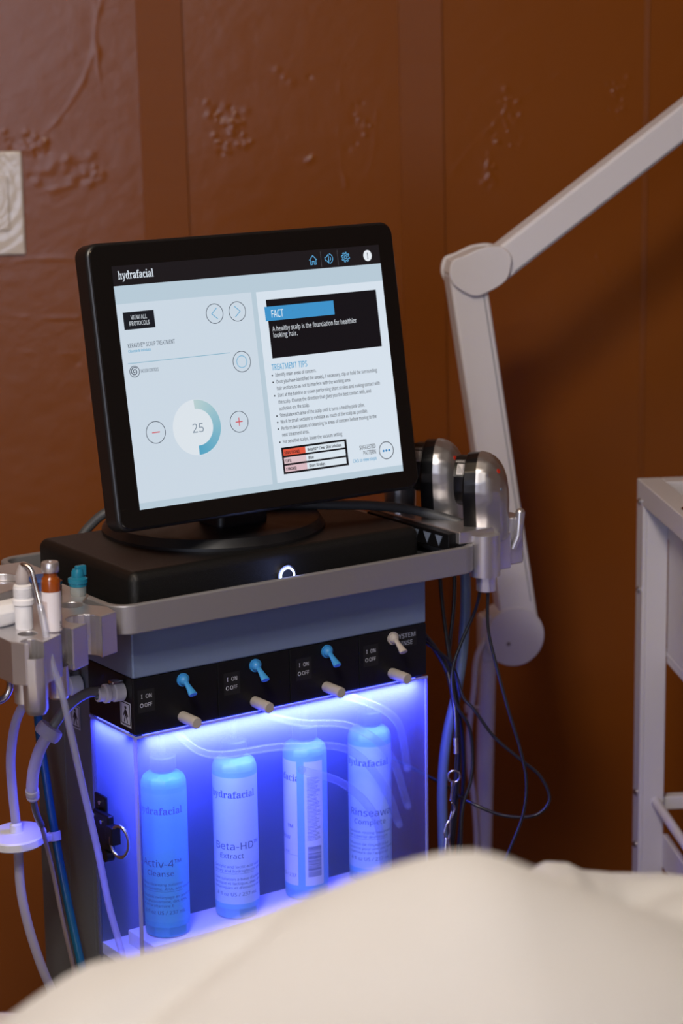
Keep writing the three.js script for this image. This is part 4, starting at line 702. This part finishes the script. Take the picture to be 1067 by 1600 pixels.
// ───────────── bed and sheets in the foreground ─────────────
{
  const top = 0.7;
  const bed = thing('treatment_bed', 'padded treatment bed hidden under the white sheets', 'bed', 'world', [0.15, 0, -1.0]);
  part(bed, 'mattress', rbox(-0.75, 1.0, top - 0.1, top, -1.7, -0.45, 0.03, 4), M.bed);
  for (const [x, z] of [[-0.65, -1.6], [0.9, -1.6], [-0.65, -0.55], [0.9, -0.55]]) part(bed, 'leg', rbox(x - 0.03, x + 0.03, 0, top - 0.09, z - 0.03, z + 0.03, 0.004), M.wood);
  const ridge = [[-0.75, 0.8], [-0.4, 0.86], [-0.26, 0.905], [-0.2018, 0.9297], [-0.1816, 0.9418], [-0.1682, 0.9521], [-0.1479, 0.9665], [-0.1345, 0.9738], [-0.1211, 0.9769], [-0.1011, 0.9815], [-0.081, 0.9874], [-0.0541, 0.9978], [-0.0307, 1.0072], [-0.0072, 1.0157], [0.0196, 1.0245], [0.0397, 1.03], [0.053, 1.0328], [0.0664, 1.0333], [0.0797, 1.0301], [0.0929, 1.0242], [0.1062, 1.0182], [0.1195, 1.0125], [0.136, 1.006], [0.1528, 0.9995], [0.1752, 0.9895], [0.2062, 0.975], [0.3, 0.93], [0.5, 0.86], [1.0, 0.78]];
  const at = (list, x) => { for (let i = 1; i < list.length; i++) if (x <= list[i][0]) { const [a, b] = list[i - 1], [c, d] = list[i], t = (x - a) / (c - a); return b + (d - b) * t; } return list[list.length - 1][1]; };
  function sheet(x0, x1, z0, z1, nx, nz, f, floorY) {
    const pos = [], idx = [];
    for (let j = 0; j <= nz; j++) for (let i = 0; i <= nx; i++) { const x = x0 + ((x1 - x0) * i) / nx, z = z0 + ((z1 - z0) * j) / nz; const e = i === 0 || j === 0 || i === nx || j === nz; pos.push(x, e ? floorY : f(x, z), z); }
    for (let j = 0; j < nz; j++) for (let i = 0; i < nx; i++) { const a = j * (nx + 1) + i; idx.push(a, a + nx + 1, a + 1, a + 1, a + nx + 1, a + nx + 2); }
    const b = pos.length / 3;  // closed underneath
    for (const [x, z] of [[x0, z0], [x1, z0], [x0, z1], [x1, z1]]) pos.push(x, floorY, z);
    idx.push(b, b + 1, b + 2, b + 1, b + 3, b + 2);
    const g = new THREE.BufferGeometry(); g.setAttribute('position', new THREE.Float32BufferAttribute(pos, 3)); g.setIndex(idx);
    const uv = []; for (let i = 0; i < pos.length; i += 3) uv.push(pos[i], pos[i + 2]); g.setAttribute('uv', new THREE.Float32BufferAttribute(uv, 2));
    g.computeVertexNormals(); return g;
  }
  const lc = (s) => Math.log(Math.cosh(s));
  const s1 = thing('bed_sheet', 'large white sheet heaped over the bed, blurred in the foreground', 'sheet', 'world', [0.1, top, -1.0]);
  part(s1, 'cloth', sheet(-0.72, 0.95, -1.325, -0.5, 300, 200, (x, z) => {
    const s = -(z + 1.13);
    const t = Math.min(1, Math.max(0, -s / 0.3)), near = 1.012 - 0.55 * (x - 0.03) * (x - 0.03) - 0.1 * Math.max(0, -x - 0.1);
    let y = at(ridge, x + 0.02 * s) * (1 - t * t * (3 - 2 * t)) + near * t * t * (3 - 2 * t) - 0.4 * s - 0.052 * lc(s / 0.1);
    y += 0.012 * (fbm(x * 7 + 3 + z * 3, z * 5, 3) - 0.45) * Math.min(1, Math.abs(s) / 0.06);
    const fold = (x + 0.075 + 0.55 * (z + 1.05)) / 0.022; if (s < 0.02) y -= 0.014 * Math.exp(-fold * fold) * Math.min(1, (0.02 - s) / 0.06);
    return Math.max(top + 0.012, y);
  }, top + 0.001), M.cloth);
  const r2 = [[0.02, 0.72], [0.09, 0.8], [0.1148, 0.856], [0.127, 0.874], [0.1319, 0.8781], [0.1381, 0.8811], [0.1506, 0.88], [0.1616, 0.8735], [0.1816, 0.869], [0.2038, 0.8685], [0.2336, 0.869], [0.2705, 0.8695], [0.6, 0.86]];
  const s2 = thing('folded_towel', 'far white towel edge lit blue behind the sheet, right of the lamp pole', 'towel', 'world', [0.35, top, -1.55]);
  part(s2, 'cloth', sheet(0.06, 0.6, -1.68, -1.33, 160, 100, (x, z) => { const s = -(z + 1.512); return Math.max(top + 0.012, at(r2, x) - 0.38 * s - (s > 0 ? 0.05 * lc(s / 0.03) : 0.028 * lc(s / 0.09)) + 0.011 * (noise(x * 34 + z * 25, z * 22) - 0.5) * Math.min(1, Math.abs(s) / 0.02)); }, top + 0.001), M.cloth);
}

scene.traverse((o) => { if (o.isMesh) { o.castShadow = o.receiveShadow = true; } });
renderer.render(scene, camera);
